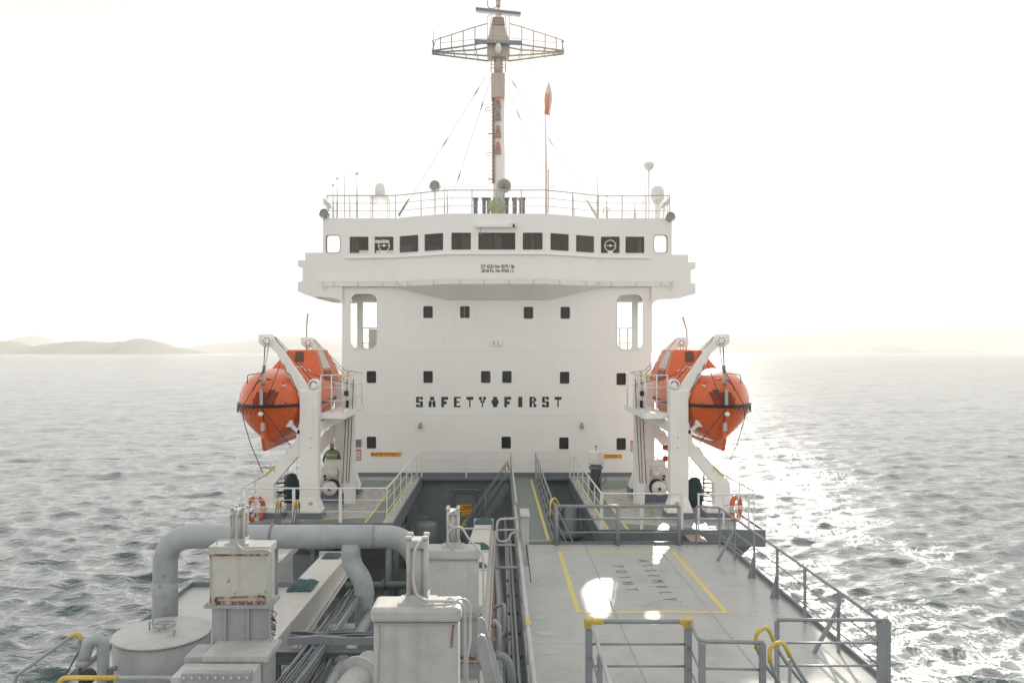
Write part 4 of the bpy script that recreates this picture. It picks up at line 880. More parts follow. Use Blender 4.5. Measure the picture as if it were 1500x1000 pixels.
# the halyard holding the flag
tag(MB().tube([P(799, 150, 33), P(806, 118, 33), P(770, 90, 33.8)], .006, 4).build('halyard', 'dome'), 'thin halyard line between the flag and the mast yard', 'rope')

# ------------------------------------------------------------------ things inside the side openings
guard_rail('side_deck_rail', 'white rail seen through the left opening of the deckhouse', [(-6.1, HY + 3.4, .05), (-4.8, HY + 3.4, .05)], 1.0, .45, 'rail_white', r_top=.025, pw=.04, post='round')
guard_rail('side_deck_rail', 'white rail seen through the right opening of the deckhouse', [(4.7, HY + 3.4, .05), (6.1, HY + 3.4, .05)], 1.0, .35, 'rail_white', r_top=.025, pw=.05, post='round')
tag(MB().box(XX(540, 34.4), XX(558, 34.4), 34.4, 34.9, .05, ZZ(482, 34.4)).build('deck_locker', 'dome'), 'white box seen low in the left deckhouse opening', 'locker')

# ------------------------------------------------------------------ lifeboats
def lifeboat(s):
    FLIP[0] = s > 0; w = 'left' if s < 0 else 'right'
    cx, yc, hl = -6.9, 26.0, 3.05; zr = -1.60
    t = thing('lifeboat', 'orange enclosed lifeboat hanging in davits at the %s side' % w, 'lifeboat', (cx, yc, -2.95))
    nv = 56
    def half(v): return 1.30 * max(0, 1 - abs(v) ** 2.5) ** .55
    hs2, cs2 = 12, 12; vs = []; vc = []
    for i in range(nv + 1):
        v = -math.cos(math.pi * i / nv); y = yc + hl * v; b = max(half(v), .015); e = abs(v)
        zk = -2.80 + .30 * e ** 6
        for j in range(-hs2, hs2 + 1):
            u = abs(j) / hs2; sg = -1 if j < 0 else 1
            pw = 1.9 - .7 * e ** 3
            x = b * math.sin(u * math.pi / 2) ** (.74 + .22 * e ** 3); z = zr + (zk - zr) * (1 - u) ** 1.0
            # round the ends upward
            yy = y + (-.0 if v > 0 else 0) + (.38 * e ** 8 * (1 - u) * (-1 if v > 0 else 1))
            vs.append((cx + sg * x, yy, z))
        ht = 1.08 * max(0, 1 - abs(v) ** 3.2) ** .5
        for j in range(cs2 * 2 + 1):
            a = math.pi * j / (2 * cs2); c_, s_ = math.cos(a), math.sin(a)
            x = b * (1 if c_ > 0 else -1) * abs(c_) ** .7; z = zr + ht * s_ ** .9
            vc.append((cx + x, y, z))
    k = 2 * hs2 + 1
    MB().add(vs, [(i * k + j, i * k + j + 1, (i + 1) * k + j + 1, (i + 1) * k + j) for i in range(nv) for j in range(k - 1)], True).build('hull', 'orange', t)
    k = 2 * cs2 + 1
    MB().add(vc, [(i * k + j, i * k + j + 1, (i + 1) * k + j + 1, (i + 1) * k + j) for i in range(nv) for j in range(k - 1)], True).build('canopy', 'orange', t)
    pts = []
    for sg in (-1, 1):
        for i in range(nv + 1):
            v = -math.cos(math.pi * i / nv) * (-sg); pts.append(Vector((cx + sg * max(half(v), .015) * 1.015, yc + (hl + .02) * v, zr)))
    MB().tube(pts[:-1], .045, 8, closed=True).build('rub_rail', 'black', t)
    # skeg / keel
    MB().prismx([(yc - hl + .12, -2.2), (yc - hl + .02, -2.55), (yc - hl + .2, -2.93), (yc + hl - .3, -2.93), (yc + hl - .05, -2.3)], cx - .05, cx + .05).build('keel', 'orange', t, bevel=.02)
    MB().box(cx - .045, cx + .045, yc - hl - .01, yc - hl + .15, -2.32, -2.08).build('keel_plate', 'box', t)
    # conning tower
    b0 = [(-.92, 25.4), (.98, 25.4), (1.12, 28.4), (-1.0, 28.4)]; b1 = [(-.30, 26.1), (.42, 26.1), (.62, 27.9), (-.40, 27.9)]
    vs = [(cx + x, y, -.95) for x, y in b0] + [(cx + x, y, .06) for x, y in b1]
    vs = [(cx - .62, 25.5, -1.0), (cx + 1.1, 25.5, -1.0), (cx + 1.18, 28.5, -1.0), (cx - .7, 28.5, -1.0),
          (cx - .55, 25.75, -.55), (cx + 1.05, 25.75, -.62), (cx + 1.1, 28.3, -.6), (cx - .6, 28.3, -.55),
          (cx - .12, 26.15, .06), (cx + .78, 26.15, .06), (cx + .82, 27.9, .08), (cx - .15, 27.9, .08)]
    fs = [(0, 1, 5, 4), (1, 2, 6, 5), (2, 3, 7, 6), (3, 0, 4, 7), (4, 5, 9, 8), (5, 6, 10, 9), (6, 7, 11, 10), (7, 4, 8, 11), (8, 9, 10, 11)]
    tw = MB().add(vs, fs).build('conning_tower', 'orange', t, bevel=.06)
    # windows of the tower: front and inboard side
    def plate(a, b, c_, d_, nm, mt, inset=.18, lift=.02):
        q = [Vector(p) for p in (a, b, c_, d_)]; cc = sum(q, Vector()) / 4; nn = (q[1] - q[0]).cross(q[3] - q[0]).normalized()
        if nn.dot(cc - Vector((cx, 27, -.6))) < 0: nn = -nn
        q2 = [cc + (p - cc) * (1 - inset) for p in q]; MB().add([p + nn * lift for p in q2] + [p - nn * .02 for p in q2], [(0, 1, 2, 3), (7, 6, 5, 4), (0, 4, 5, 1), (1, 5, 6, 2), (2, 6, 7, 3), (3, 7, 4, 0)]).build(nm, mt, tw)
    V = [Vector(p) for p in vs]
    A0, A1, B0, B1 = V[4].lerp(V[5], .46), V[4].lerp(V[5], .68), V[8].lerp(V[9], .30), V[8].lerp(V[9], .60)
    plate(A0.lerp(B0, .38), A1.lerp(B1, .38), A1.lerp(B1, .92), A0.lerp(B0, .92), 'front_window', 'glass_dark', .05)
    plate(V[5].lerp(V[6], .15), V[5].lerp(V[6], .6), V[9].lerp(V[10], .6), V[9].lerp(V[10], .15), 'side_window', 'paper', .15)
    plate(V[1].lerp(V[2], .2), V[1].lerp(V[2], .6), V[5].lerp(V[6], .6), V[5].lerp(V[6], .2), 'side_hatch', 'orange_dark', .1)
    # bow hatch outline, knob, painted recess shade, hook
    def cz(x, y):   # canopy height
        v = (y - yc) / hl; b = max(half(v), .02); ht = 1.08 * max(0, 1 - abs(v) ** 3.2) ** .5; c_ = min(1, abs(x) / b) ** (1 / .7); return zr + ht * max(0, 1 - c_ * c_) ** .45
    y1, y2 = yc - hl + .1, yc - hl + .55
    loop = [(-.30, y1), (0, y1 - .02), (.35, y1), (.55, y1 + .03), (.6, y1 + .2), (.5, y2), (0, y2 + .05), (-.25, y2), (-.35, y1 + .2)]
    MB().tube([Vector((cx + x, y, cz(x, y) + .01)) for x, y in loop], .02, 6, closed=True).build('hatch_seal', 'black', t)
    MB().lathe((cx + .22, y1 + .12, cz(.22, y1 + .12) - .02), [(.10, 0), (.10, .04), (.05, .07)], 12).build('hatch_vent', 'grey', t)
    for x in (-.1, .5): MB().tube([(cx + x, y1 + .3, cz(x, y1 + .3)), (cx + x, y1 + .25, cz(x, y1 + .3) + .1), (cx + x + .1, y1 + .25, cz(x, y1 + .3) + .12)], .02, 6).build('cleat', 'rail_white', t)
    y0 = yc - hl
    MB().prism([(cx - .28, zr + .06), (cx + .3, zr + .06), (cx + .42, zr + .42), (cx - .16, zr + .42)], y0 - .03, y0 + .3).build('hook_recess_shade', 'orange_dark', t)  # raised dark block; the shade of the recess is put into its colour
    MB().bar((cx, y0 - .06, zr + .08), (cx, y0 - .06, zr + .5), .09).box(cx - .05, cx + .05, y0 - .1, y0 + .2, zr + .05, zr + .12).build('hook', 'metal', t)
    MB().lathe((cx - .03, y0 - .03, zr - .22), [(.0, -.08), (.07, -.06), (.07, .03)], 12, 'y').build('painter_eye', 'rail_white', t)
    MB().tube([(cx - .7, y0 + .8, cz(-.7, y0 + .8)), (cx - .66, y0 + .72, cz(-.66, y0 + .8) + .22), (cx - .2, y0 + .6, cz(-.2, y0 + .6) + .2), (cx - .15, y0 + .6, cz(-.2, y0 + .6))], .015, 6, bend=.08).build('grab_rail', 'grey', t)
    for j, (x, y) in enumerate(((.45, 24.9), (.75, 24.9), (.5, 25.2))):
        MB().tube([(cx + x, y, cz(x, y)), (cx + x, y, cz(x, y) + .08), (cx + x + .16, y + .1, cz(x, y) + .08), (cx + x + .16, y + .1, cz(x + .16, y + .1))], .016, 6, bend=.03).build('grab_handle', 'rail_white', t)
    # grab line hanging in loops from the rub rail
    m = MB(); pr = None
    for i in range(2, nv - 1, 2):
        v = -math.cos(math.pi * i / nv); p = Vector((cx - half(v) * 1.04, yc + hl * v, zr - .03))
        if pr is not None: m.tube([pr, (pr + p) / 2 - Vector((.02, 0, .22)), p], .008, 4)
        pr = p
    m.build('grab_line', 'wire', t)
    # long lashing wires round the hull
    m = MB(); m.tube([P(387, 540, 23.1), P(368, 574, 22.9), P(357.5, 592, 22.85), P(356, 612, 22.85), P(367, 650, 22.9), P(385, 692, 22.9)], .013, 5)
    m.tube([P(410, 535, 23.2), P(395, 575, 22.88), P(385, 595, 22.85), P(385, 600, 22.85), P(425, 652, 23.3)], .013, 5)
    m.build('lashing_wire', 'wire', t)
    FLIP[0] = False
lifeboat(-1); lifeboat(1)

# ------------------------------------------------------------------ davits
def davit_frame(s, Y, which):
    FLIP[0] = s > 0; w = 'left' if s < 0 else 'right'; YR = 23.8
    t = thing('davit', 'white %s davit arm and frame holding the %s lifeboat' % (which, w), 'davit', P(453, 757, YR) + Vector((0, Y - YR, -.0)), )
    pp = lambda px, py: (XX(px, YR), ZZ(py, YR))
    def pr(pts, nm, a=-.14, b=.14, mt='white', bev=.015): return MB().prism([pp(*q) for q in pts], Y + a, Y + b).build(nm, mt, t, bevel=bev)
    pr([(441, 572), (467.5, 572), (467.5, 728), (441, 728)], 'column', -.19, .19)
    cx = XX(454, YR); MB().frust((cx, Y, BD + .18), (cx, Y, ZZ(727, YR)), (.78, .6), (.5, .4)).build('pedestal', 'white', t)
    MB().box(cx - .42, cx + .42, Y - .34, Y + .34, BD + .0, BD + .18).build('foot_plate', 'grey', t)
    pr([(380, 705), (392, 694), (451, 628), (451, 652), (403, 708), (403, 745), (380, 745)], 'outer_leg', -.16, .16)
    cx2 = XX(392, YR); MB().box(cx2 - .32, cx2 + .5, Y - .3, Y + .3, BD + .16, BD + .36).build('outer_pedestal', 'white', t, bevel=.03)
    MB().box(cx2 - .34, cx2 + .52, Y - .32, Y + .32, BD + .0, BD + .16).build('outer_foot_plate', 'grey', t)
    pr([(424, 654), (441, 654), (441, 668), (416, 668)], 'cross_beam', -.15, .15)
    pr([(380, 490), (398, 489), (403, 495), (453, 568), (451, 590), (443, 596), (438, 578), (406, 516), (397, 508), (388, 508), (380, 502)], 'arm', -.11, .11)
    c = P(393, 499, YR); c.y = Y; MB().lathe(c, [(.0, -.16), (.15, -.16), (.16, -.13), (.16, .13)], 18, 'y').build('sheave', 'white', t)
    m = MB()
    for a in range(0, 360, 60): m.cyl((c.x + .09 * math.cos(R(a)), Y - .172, c.z + .09 * math.sin(R(a))), (c.x + .09 * math.cos(R(a)), Y - .15, c.z + .09 * math.sin(R(a))), .022, 6)
    m.build('sheave_hole', 'black', t)
    c = P(461, 563, YR); MB().lathe((c.x, Y, c.z), [(.0, -.15), (.17, -.15), (.17, .15)], 18, 'y').box(c.x - .17, c.x + .17, Y - .12, Y + .12, c.z - .2, c.z).build('pivot', 'white', t)
    m = MB(); m.ring((c.x, Y - .16, c.z), .11, .012, 12, 5, 'y', 20, 200); m.build('pivot_slot', 'black', t)
    # boat chock strut
    MB().bar(Vector((*pp(430, 672), 0)).xzy + Vector((0, Y - .05, 0)), Vector((*pp(446, 605), 0)).xzy + Vector((0, Y - .05, 0)), .09, .12).build('strut', 'white', t) if False else None
    a = P(432, 668, YR); b = P(447, 600, YR); a.y = b.y = Y - .12; MB().bar(a, b, .1, .1).build('strut', 'white', t)
    a = P(441, 633, YR); b = P(428, 622, YR); a.y = b.y = Y - .12; m = MB().bar(a, b, .1, .1); c = P(425, 619, YR); m.box(c.x - .1, c.x + .12, Y - .25, Y + .05, c.z - .1, c.z + .1); m.build('boat_chock', 'white', t)
    # fall wires, hook link
    head = P(388, 508, YR); head.y = Y
    e1 = Vector((-6.9, Y - .9 * (1 if which == 'near' else -1) * .9, -1.12))
    m = MB(); m.tube([head, (head + e1) / 2, e1], .02, 6); m.tube([head + Vector((.1, 0, 0)), e1 + Vector((.03, 0, .2))], .014, 5); m.build('fall_wire', 'metal', t)
    MB().cyl(head.lerp(e1, .45), head.lerp(e1, .62), .045, 8).cyl(head.lerp(e1, .78), head.lerp(e1, .9), .05, 8).build('fall_block', 'grey', t)
    m = MB(); p0 = P(402, 494, YR); p1 = P(461, 560, YR); p0.y = p1.y = Y - .05; m.tube([p0, p1], .013, 5); p2 = P(456, 548, YR); p2.y = Y + .02; m.tube([p0 + Vector((0, .1, .03)), p2, p2 + Vector((.9, 2.0, -.4)) if which == 'near' else p2 + Vector((.6, .3, -.1))], .011, 5); m.build('hoist_wire', 'wire', t)
    pts = [Vector((XX(x, YR), Y - .13, ZZ(y, YR))) for x, y in ((417, 533), (421, 546), (426, 548), (430, 558), (434, 566), (438, 574))]
    MB().tube(pts, .012, 5).build('hose', 'wire', t)
    for px, py in ((457, 640), (457, 655), (399, 681), (404, 688)): 
        q = P(px, py, YR); MB().cyl((q.x, Y - .2 if px > 440 else Y - .175, q.z), (q.x, Y - .15, q.z), .02, 6).build('bolt', 'grey', t)
    y_ = MB(); a = P(390, 696, YR); b = P(405, 681, YR); a.y = b.y = Y - .165; y_.bar(a, b, .02, .06); y_.build('yellow_mark', 'yellow', t)
    if which == 'near':
        q = P(386, 743, YR); MB().box(q.x - .07, q.x + .07, Y - .175, Y - .165, q.z - .03, q.z + .1).build('marker_plate', 'black', t); MB().box(q.x - .035, q.x + .035, Y - .18, Y - .176, q.z, q.z + .07).build('marker_center', 'paper', t)
        q = P(458, 735, YR); MB().lathe((q.x, Y - .23, q.z), [(0, -.02), (.06, -.02), (.06, .0)], 10, 'y').build('round_mark', 'yellow', t)
    FLIP[0] = False
    return t
for s in (-1, 1):
    davit_frame(s, 23.8, 'near'); davit_frame(s, 28.9, 'rear')
def davit_station(s):
    FLIP[0] = s > 0; w = 'left' if s < 0 else 'right'
    # embarkation platform on its column
    t = thing('boarding_platform', 'white railed boarding platform on a thin column beside the %s lifeboat' % w, 'platform', (-4.93, 25.9, BD))
    MB().box(-5.08, -4.78, 25.8, 26.05, BD, -.75).build('column', 'white', t, bevel=.01)
    MB().box(-4.775, -4.72, 25.85, 25.95, BD, -1.1).build('back_column', 'white', t)
    MB().box(-5.5, -4.75, 24.05, 27.6, -1.98, -1.90).build('floor', 'white', t)
    MB().box(-5.5, -4.74, 24.0, 24.045, -2.05, -1.86).box(-4.745, -4.70, 24.0, 27.6, -2.05, -1.86).build('floor_edge', 'white', t)
    for z in (-1.5, -1.1, -.72):
        MB().tube([(-5.45, 24.1, z), (-4.78, 24.1, z), (-4.78, 27.5, z)], .02 if z > -.8 else .014, 6).build('rail', 'rail_white', t)
    for x, y in ((-5.45, 24.1), (-5.12, 24.1), (-4.78, 24.1), (-4.78, 25.2), (-4.78, 26.3), (-4.78, 27.5)): MB().cyl((x, y, -1.9), (x, y, -.72), .022, 6).build('post', 'rail_white', t)
    MB().bar((-5.5, 23.95, -2.3), (-4.85, 25.85, -1.95), .1, .3).bar((-5.5, 28.4, -3.4), (-4.95, 26.0, -2.2), .15, .3).build('brace', 'white', t)
    MB().box(-4.75, -4.55, 25.6, 25.62, -.9, -.3).build('gate_panel', 'rail_white', t) if False else None
    MB().box(-4.88, -4.78, 24.0, 24.07, -.82, -.70).build('yellow_clip', 'yellow', t); MB().box(-4.98, -4.88, 25.72, 25.79, -.80, -.66).build('yellow_clip', 'yellow', t)
    m = MB()
    for x0_, x1_ in ((-4.86, -4.98), (-4.95, -5.1), (-4.74, -4.9)): m.tube([(x0_, 25.7, -.9), ((x0_ + x1_) / 2 + .03, 25.6, -2.6), (x1_, 25.7, -4.3)], .013, 5)
    m.build('hoist_wire', 'wire', t)
    MB().box(-4.72, -4.60, 24.02, 24.12, -1.35, -1.2).box(-4.98, -4.88, 25.70, 25.79, -2.0, -1.6).build('limit_switch', 'black', t)
    cxx = -5.28; MB().frust((cxx, 27.9, BD + .2), (cxx, 27.9, BD + .95), (.75, .6), (.3, .3)).box(cxx - .1, cxx + .1, 27.8, 28.0, BD + .95, -1.9).build('rear_column', 'white', t)
    MB().box(cxx - .4, cxx + .4, 27.55, 28.25, BD, BD + .2).build('rear_foot_plate', 'grey', t)
    # winch
    t = thing('davit_winch', 'white lifeboat winch with a round drum between the %s davits' % w, 'winch', (-5.45, 26.1, BD))
    MB().box(-5.95, -5.0, 26.3, 27.1, BD + .3, BD + 1.15).box(-5.35, -5.0, 26.2, 26.4, BD + .0, BD + 1.2).build('gear_case', 'white', t, bevel=.05)
    MB().box(-5.95, -4.95, 26.15, 27.1, BD, BD + .28).build('bed_plate', 'locker', t)
    c = Vector((-5.6, 26.1, ZZ(715, 26.1))); MB().lathe(c, [(.02, -.12), (.07, -.12), (.08, -.08), (.2, -.07), (.24, -.02), (.245, .08)], 24, 'y').build('brake_drum', 'white', t)
    MB().lathe(c + Vector((.05 if s < 0 else .05, .06, .03)), [(.26, 0), (.26, .12)], 24, 'y').build('drum_flange', 'black', t)
    MB().cyl(c + Vector((0, -.14, 0)), c + Vector((0, -.1, 0)), .055, 12).build('shaft_hole', 'black', t)
    c2 = c + Vector((.08, .05, .5)); MB().lathe(c2, [(.05, -.1), (.06, -.06), (.15, -.04), (.16, .2)], 18, 'y').build('motor', 'white', t)
    for dx, dz in ((-.17, .40), (-.15, .30)): MB().lathe(c + Vector((dx, -.02, dz)), [(.0, -.03), (.04, -.03), (.04, .1)], 8, 'y').build('knob', 'black', t)
    MB().box(-5.9, -5.1, 26.5, 27.0, BD + 1.15, BD + 1.3).build('winch_top', 'white', t)
    FLIP[0] = False
davit_station(-1); davit_station(1)
# aerial poles sticking up beyond the rear davits
for px0, px1, py0, py1, Y, lab in ((449, 451, 500, 459, 29.5, 'thin bent pole rising beyond the left rear davit'), (1006, 1000, 505, 464, 29.5, 'thin bent pole rising beyond the right rear davit')):
    tag(MB().tube([P((px0 + px1) / 2, 520, Y), P(px0, py0, Y), P(px0, (py0 + py1) / 2, Y), P(px1, py1, Y)], [.03, .03, .03, .04], 7).build('aerial_pole', 'mast'), lab, 'pole')

# ------------------------------------------------------------------ person by the left winch
def person():
    x, y = -5.95, 28.1; t = thing('person', 'person in green hi-vis vest and dark teal trousers by the left davit winch', 'person', (x, y, BD))
    j = [(0, 0, .95), (0, 0, 1.15), (0, .0, 1.38), (0, -.01, 1.50), (0, -.02, 1.60), (0, -.02, 1.74),
         (.20, 0, 1.40), (.30, -.06, 1.14), (.26, -.26, .98), (.22, -.34, .97), (-.20, 0, 1.40), (-.30, -.04, 1.14), (-.22, -.25, 1.0), (-.18, -.32, 1.0),
         (.10, 0, .90), (.11, -.03, .50), (.12, .02, .09), (.12, -.14, .04), (-.10, 0, .90), (-.12, 0, .50), (-.13, .04, .09), (-.13, -.12, .04)]
    e = [(0, 1), (1, 2), (2, 3), (3, 4), (4, 5), (2, 6), (6, 7), (7, 8), (8, 9), (2, 10), (10, 11), (11, 12), (12, 13), (0, 14), (14, 15), (15, 16), (16, 17), (0, 18), (18, 19), (19, 20), (20, 21)]
    rad = [.15, .14, .16, .06, .085, .07, .075, .05, .035, .03, .075, .05, .035, .03, .10, .07, .05, .045, .10, .07, .05, .045]
    me = bpy.data.meshes.new('body'); me.from_pydata(j, e, []); o = bpy.data.objects.new('body', me); COL.objects.link(o); o.parent = t
    sk = o.modifiers.new('s', 'SKIN'); sk.use_smooth_shade = True
    for i, r_ in enumerate(rad): me.skin_vertices[0].data[i].radius = (r_, r_ * .8)
    me.skin_vertices[0].data[0].use_root = True
    o.modifiers.new('u', 'SUBSURF').levels = 1; o.modifiers['u'].render_levels = 2
    me.materials.append(M['cloth'])
    def shell(nm, prof, mt, sx=1, sy=.72, cy=0, cxo=0):
        vs = []; n = 16
        for r_, h in prof:
            for k in range(n): a = 6.283 * k / n; vs.append((x + cxo + r_ * sx * math.cos(a), y + cy + r_ * sy * math.sin(a), BD + h))
        MB().add(vs, [(i * n + k, i * n + (k + 1) % n, (i + 1) * n + (k + 1) % n, (i + 1) * n + k) for i in range(len(prof) - 1) for k in range(n)], True).build(nm, mt, t)
    shell('vest', [(.19, .92), (.205, 1.1), (.225, 1.3), (.235, 1.42), (.16, 1.49), (.09, 1.51)], 'vest', 1, .85)
    shell('reflective_band', [(.212, 1.1), (.217, 1.16)], 'reflect', 1.02, .88); shell('reflective_band', [(.235, 1.3), (.238, 1.36)], 'reflect', 1.02, .88)
    shell('head', [(.03, 1.53), (.08, 1.56), (.085, 1.64), (.09, 1.7), (.085, 1.76), (.03, 1.8)], 'skin', .9, 1.05, -.02)
    shell('helmet', [(.14, 1.72), (.115, 1.73), (.11, 1.8), (.07, 1.85), (.01, 1.87)], 'dome', .95, 1.1, -.02)
    for sx in (-1, 1): # hands with fingers
        hx = x + (.22 if sx > 0 else -.18); hy = y - (.34 if sx > 0 else .32); hz_ = BD + (.97 if sx > 0 else 1.0); m = MB().box(hx - .035, hx + .035, hy - .06, hy + .02, hz_ - .015, hz_ + .015)
        for f in range(4): m.tube([(hx - .03 + f * .02, hy - .05, hz_), (hx - .03 + f * .02, hy - .1, hz_ - .01), (hx - .03 + f * .02, hy - .12 + abs(f - 1.5) * .008, hz_ - .035)], .008, 5)
        m.tube([(hx - sx * .03, hy, hz_), (hx - sx * .06, hy - .05, hz_ - .01)], .01, 5); m.build('hand', 'skin', t)
person()

# ------------------------------------------------------------------ rails on the boat decks
guard_rail('boat_deck_rail', 'white guard rail at front and inner edge of the left boat deck', [(XX(362, 22.9), 22.9, BD), (-3.25, 22.9, BD), (-3.2, 29.0, BD), (-3.12, 30.2, BD)], 1.02, 1.55, 'rail_white', pw=.09, r_mid=.012)
guard_rail('boat_deck_rail', 'white guard rail at front and inner edge of the right boat deck', [(2.86, 29.9, BD), (2.9, 22.05, BD), (5.15, 22.05, BD)], 1.02, 1.45, 'rail_white', pw=.09, r_mid=.012)
guard_rail('boat_deck_rail', 'white guard rail along the outer left edge of the boat deck', [(-7.5, 22.9, BD), (-7.5, 30.5, BD)], 1.02, 1.3, 'rail_white', pw=.05)
guard_rail('boat_deck_rail', 'white guard rail along the outer right edge of the boat deck', [(7.3, 22.4, BD), (7.3, 30.5, BD)], 1.02, 1.3, 'rail_white', pw=.05)
guard_rail('boat_deck_rail', 'short white rail at the front right corner of the boat deck', [(5.6, 22.0, BD), (5.6, 21.95, BD), (7.0, 21.95, BD)], 1.02, .75, 'rail_white', pw=.05)
guard_rail('fore_walkway_rail', 'thin pale rail in front of the deckhouse over the left recess', [(-3.05, HY - .29, BD), (.5, HY - .29, BD)], 1.0, 1.75, 'rail_white', r_top=.012, r_mid=.009, pw=.05)
guard_rail('fore_walkway_rail', 'thin pale rail in front of the deckhouse over the right recess', [(1.5, HY - .29, BD), (2.85, HY - .29, BD)], 1.0, 1.3, 'rail_white', r_top=.012, r_mid=.009, pw=.05)
for x, lab in ((.48, 'left'), (1.45, 'right')):
    guard_rail('walkway_rail', 'grey guard rail on the %s side of the green walkway' % lab, [(x, AY1 + (.1 if x > 1 else .1), BD), (x, HY - .65, BD)], 1.02, 1.3, 'rail_grey', top_mat='box' if x < 1 else 'rail_grey', r_top=.026, pw=.06)
m = MB().box(.4, .62, HY - .66, HY - .6, BD + .995, BD + 1.03)
# lifebuoys
for px, lab, Y in ((374, 'orange and white lifebuoy behind the left boat deck rail', 23.2), (1078, 'orange lifebuoy on the right boat deck corner rail', 22.3)):
    c = P(px, 745 if px < 700 else 744, Y); t = thing('lifebuoy', lab, 'lifebuoy', (c.x, c.y, c.z - .38))
    vs = []; n = 28
    ring_pts = lambda a0, a1: [c + Vector((.33 * math.cos(R(a)) * .55, .33 * math.cos(R(a)) * .6, .33 * math.sin(R(a)))) for a in np.linspace(a0, a1, 8)]
    for k in range(4):
        MB().tube(ring_pts(k * 90 + 12, k * 90 + 78), .07, 10).build('float_segment', 'ring_orange', t); MB().tube(ring_pts(k * 90 - 12, k * 90 + 12), .072, 10).build('white_band', 'paper', t)
    MB().tube([c + Vector((-.1, 0, -.42)), c + Vector((.1, 0, .42))], .02, 6).tube([c + Vector((.12, 0, -.42)), c + Vector((-.1, 0, .42))], .02, 6).build('holder', 'rail_white', t)
# yellow hooped ladder rails on left deck front
for i, (px, lab) in enumerate(((428, 'yellow topped ladder hoop in front of the left davit, right one'), (401, 'yellow topped ladder hoop in front of the left davit, left one'))):
    t = thing('ladder_handrail', lab, 'handrail', P(px + 20, 767, 22.6) - Vector((0, 0, 0)))
    for k, dx in enumerate((0, 6)):
        x = px + 4 + dx * .6
        MB().tube([P(x - 4, 770, 22.5), P(x, 742, 22.5), P(x + 1, 734, 22.55), P(x + 3, 742, 22.8), P(x + 1, 768, 22.8)], .02, 6, bend=.05).build('rail', 'rail_grey', t)
        MB().tube([P(x, 744, 22.49), P(x, 736, 22.5), P(x + 1, 733, 22.56), P(x + 3, 737, 22.7), P(x + 3, 744, 22.8)], .027, 6).build('yellow_grip', 'yellow', t)
# dark stack + teal tarpaulin on the deck at the sides
tag(MB().lathe((-6.9, 26.2, BD), [(.24, 0), (.27, .3), (.24, .7), (.16, .9), (.05, .95)], 10).build('covered_drum', 'tarp_dark'), 'dark teal tarpaulin covered drum by the left outer rail', 'drum')
tag(MB().lathe((6.35, 25.4, BD), [(.24, 0), (.27, .3), (.24, .7), (.16, .9), (.05, .95)], 10).build('covered_drum', 'tarp_dark'), 'dark teal tarpaulin covered drum by the right outer rail', 'drum')
for s, lab in ((-1, 'left'), (1, 'right')):
    FLIP[0] = s > 0; t = thing('pilot_ladder', 'rolled rope ladder with dark rungs stowed by the %s outer rail' % lab, 'ladder', (-7.0, 24.9, BD))
    for k in range(7):
        MB().bar((-7.25, 24.8, BD + .12 + k * .14), (-6.75, 25.0, BD + .14 + k * .14), .05, .05).build('rung', 'black' if k % 2 else 'mast_dark', t)
    MB().cyl((-7.22, 24.85, BD), (-7.22, 24.85, BD + 1.1), .02, 6).cyl((-6.78, 24.98, BD), (-6.78, 24.98, BD + 1.1), .02, 6).build('side_rope', 'wire', t); FLIP[0] = False
for px, py, lab in ((975, 655, 'upper red float hanging beside the right near davit'), (975, 671, 'lower red float hanging beside the right near davit')):
    c = P(px, py, 26.8); tag(MB().lathe(c, [(.02, -.1), (.09, -.07), (.11, 0), (.09, .07), (.02, .1)], 14).build('red_float', 'red'), lab, 'float')
# mushroom ventilator on right deck
t = thing('mushroom_vent', 'white capped mushroom ventilator standing on the right boat deck', 'ventilator', (XX(873, 28.5), 28.5, BD)); c = Vector((XX(873, 28.5), 28.5, BD))
MB().lathe(c, [(.2, 0), (.2, .75), (.26, .76), (.26, .84), (.2, .85), (.2, .95)], 20).build('trunk', 'grey', t)
MB().lathe(c + Vector((0, 0, .93)), [(.28, 0), (.285, .04), (.285, .42), (.27, .48), (.05, .5)], 24).build('cap', 'dome', t)
MB().cyl(c + Vector((0, 0, 1.42)), c + Vector((0, 0, 1.58)), .02, 6).cyl(c + Vector((0, 0, 1.56)), c + Vector((0, 0, 1.6)), .04, 8).build('spindle', 'grey', t)
MB().ring(c + Vector((.2, -.22, .38)), .13, .02, 14, 6, 'y').bar(c + Vector((.15, -.2, .6)), c + Vector((.15, -.2, .1)), .05).build('hand_wheel', 'bulkhead', t)
t = thing('cowl_vent', 'dark grey stepped ventilator rising in the right deck recess', 'ventilator', (XX(836, 25.5), 25.5, MD)); c = Vector((XX(836, 25.5), 25.5, MD))
MB().lathe(c, [(.34, 0), (.34, .9), (.42, .95), (.42, 1.05), (.32, 1.1), (.3, 1.6)], 20).build('lower_trunk', 'bulkhead', t)
MB().lathe(c + Vector((0, 0, 1.6)), [(.42, 0), (.42, .16), (.22, .2), (.2, .95)], 20).build('upper_trunk', 'grey', t)

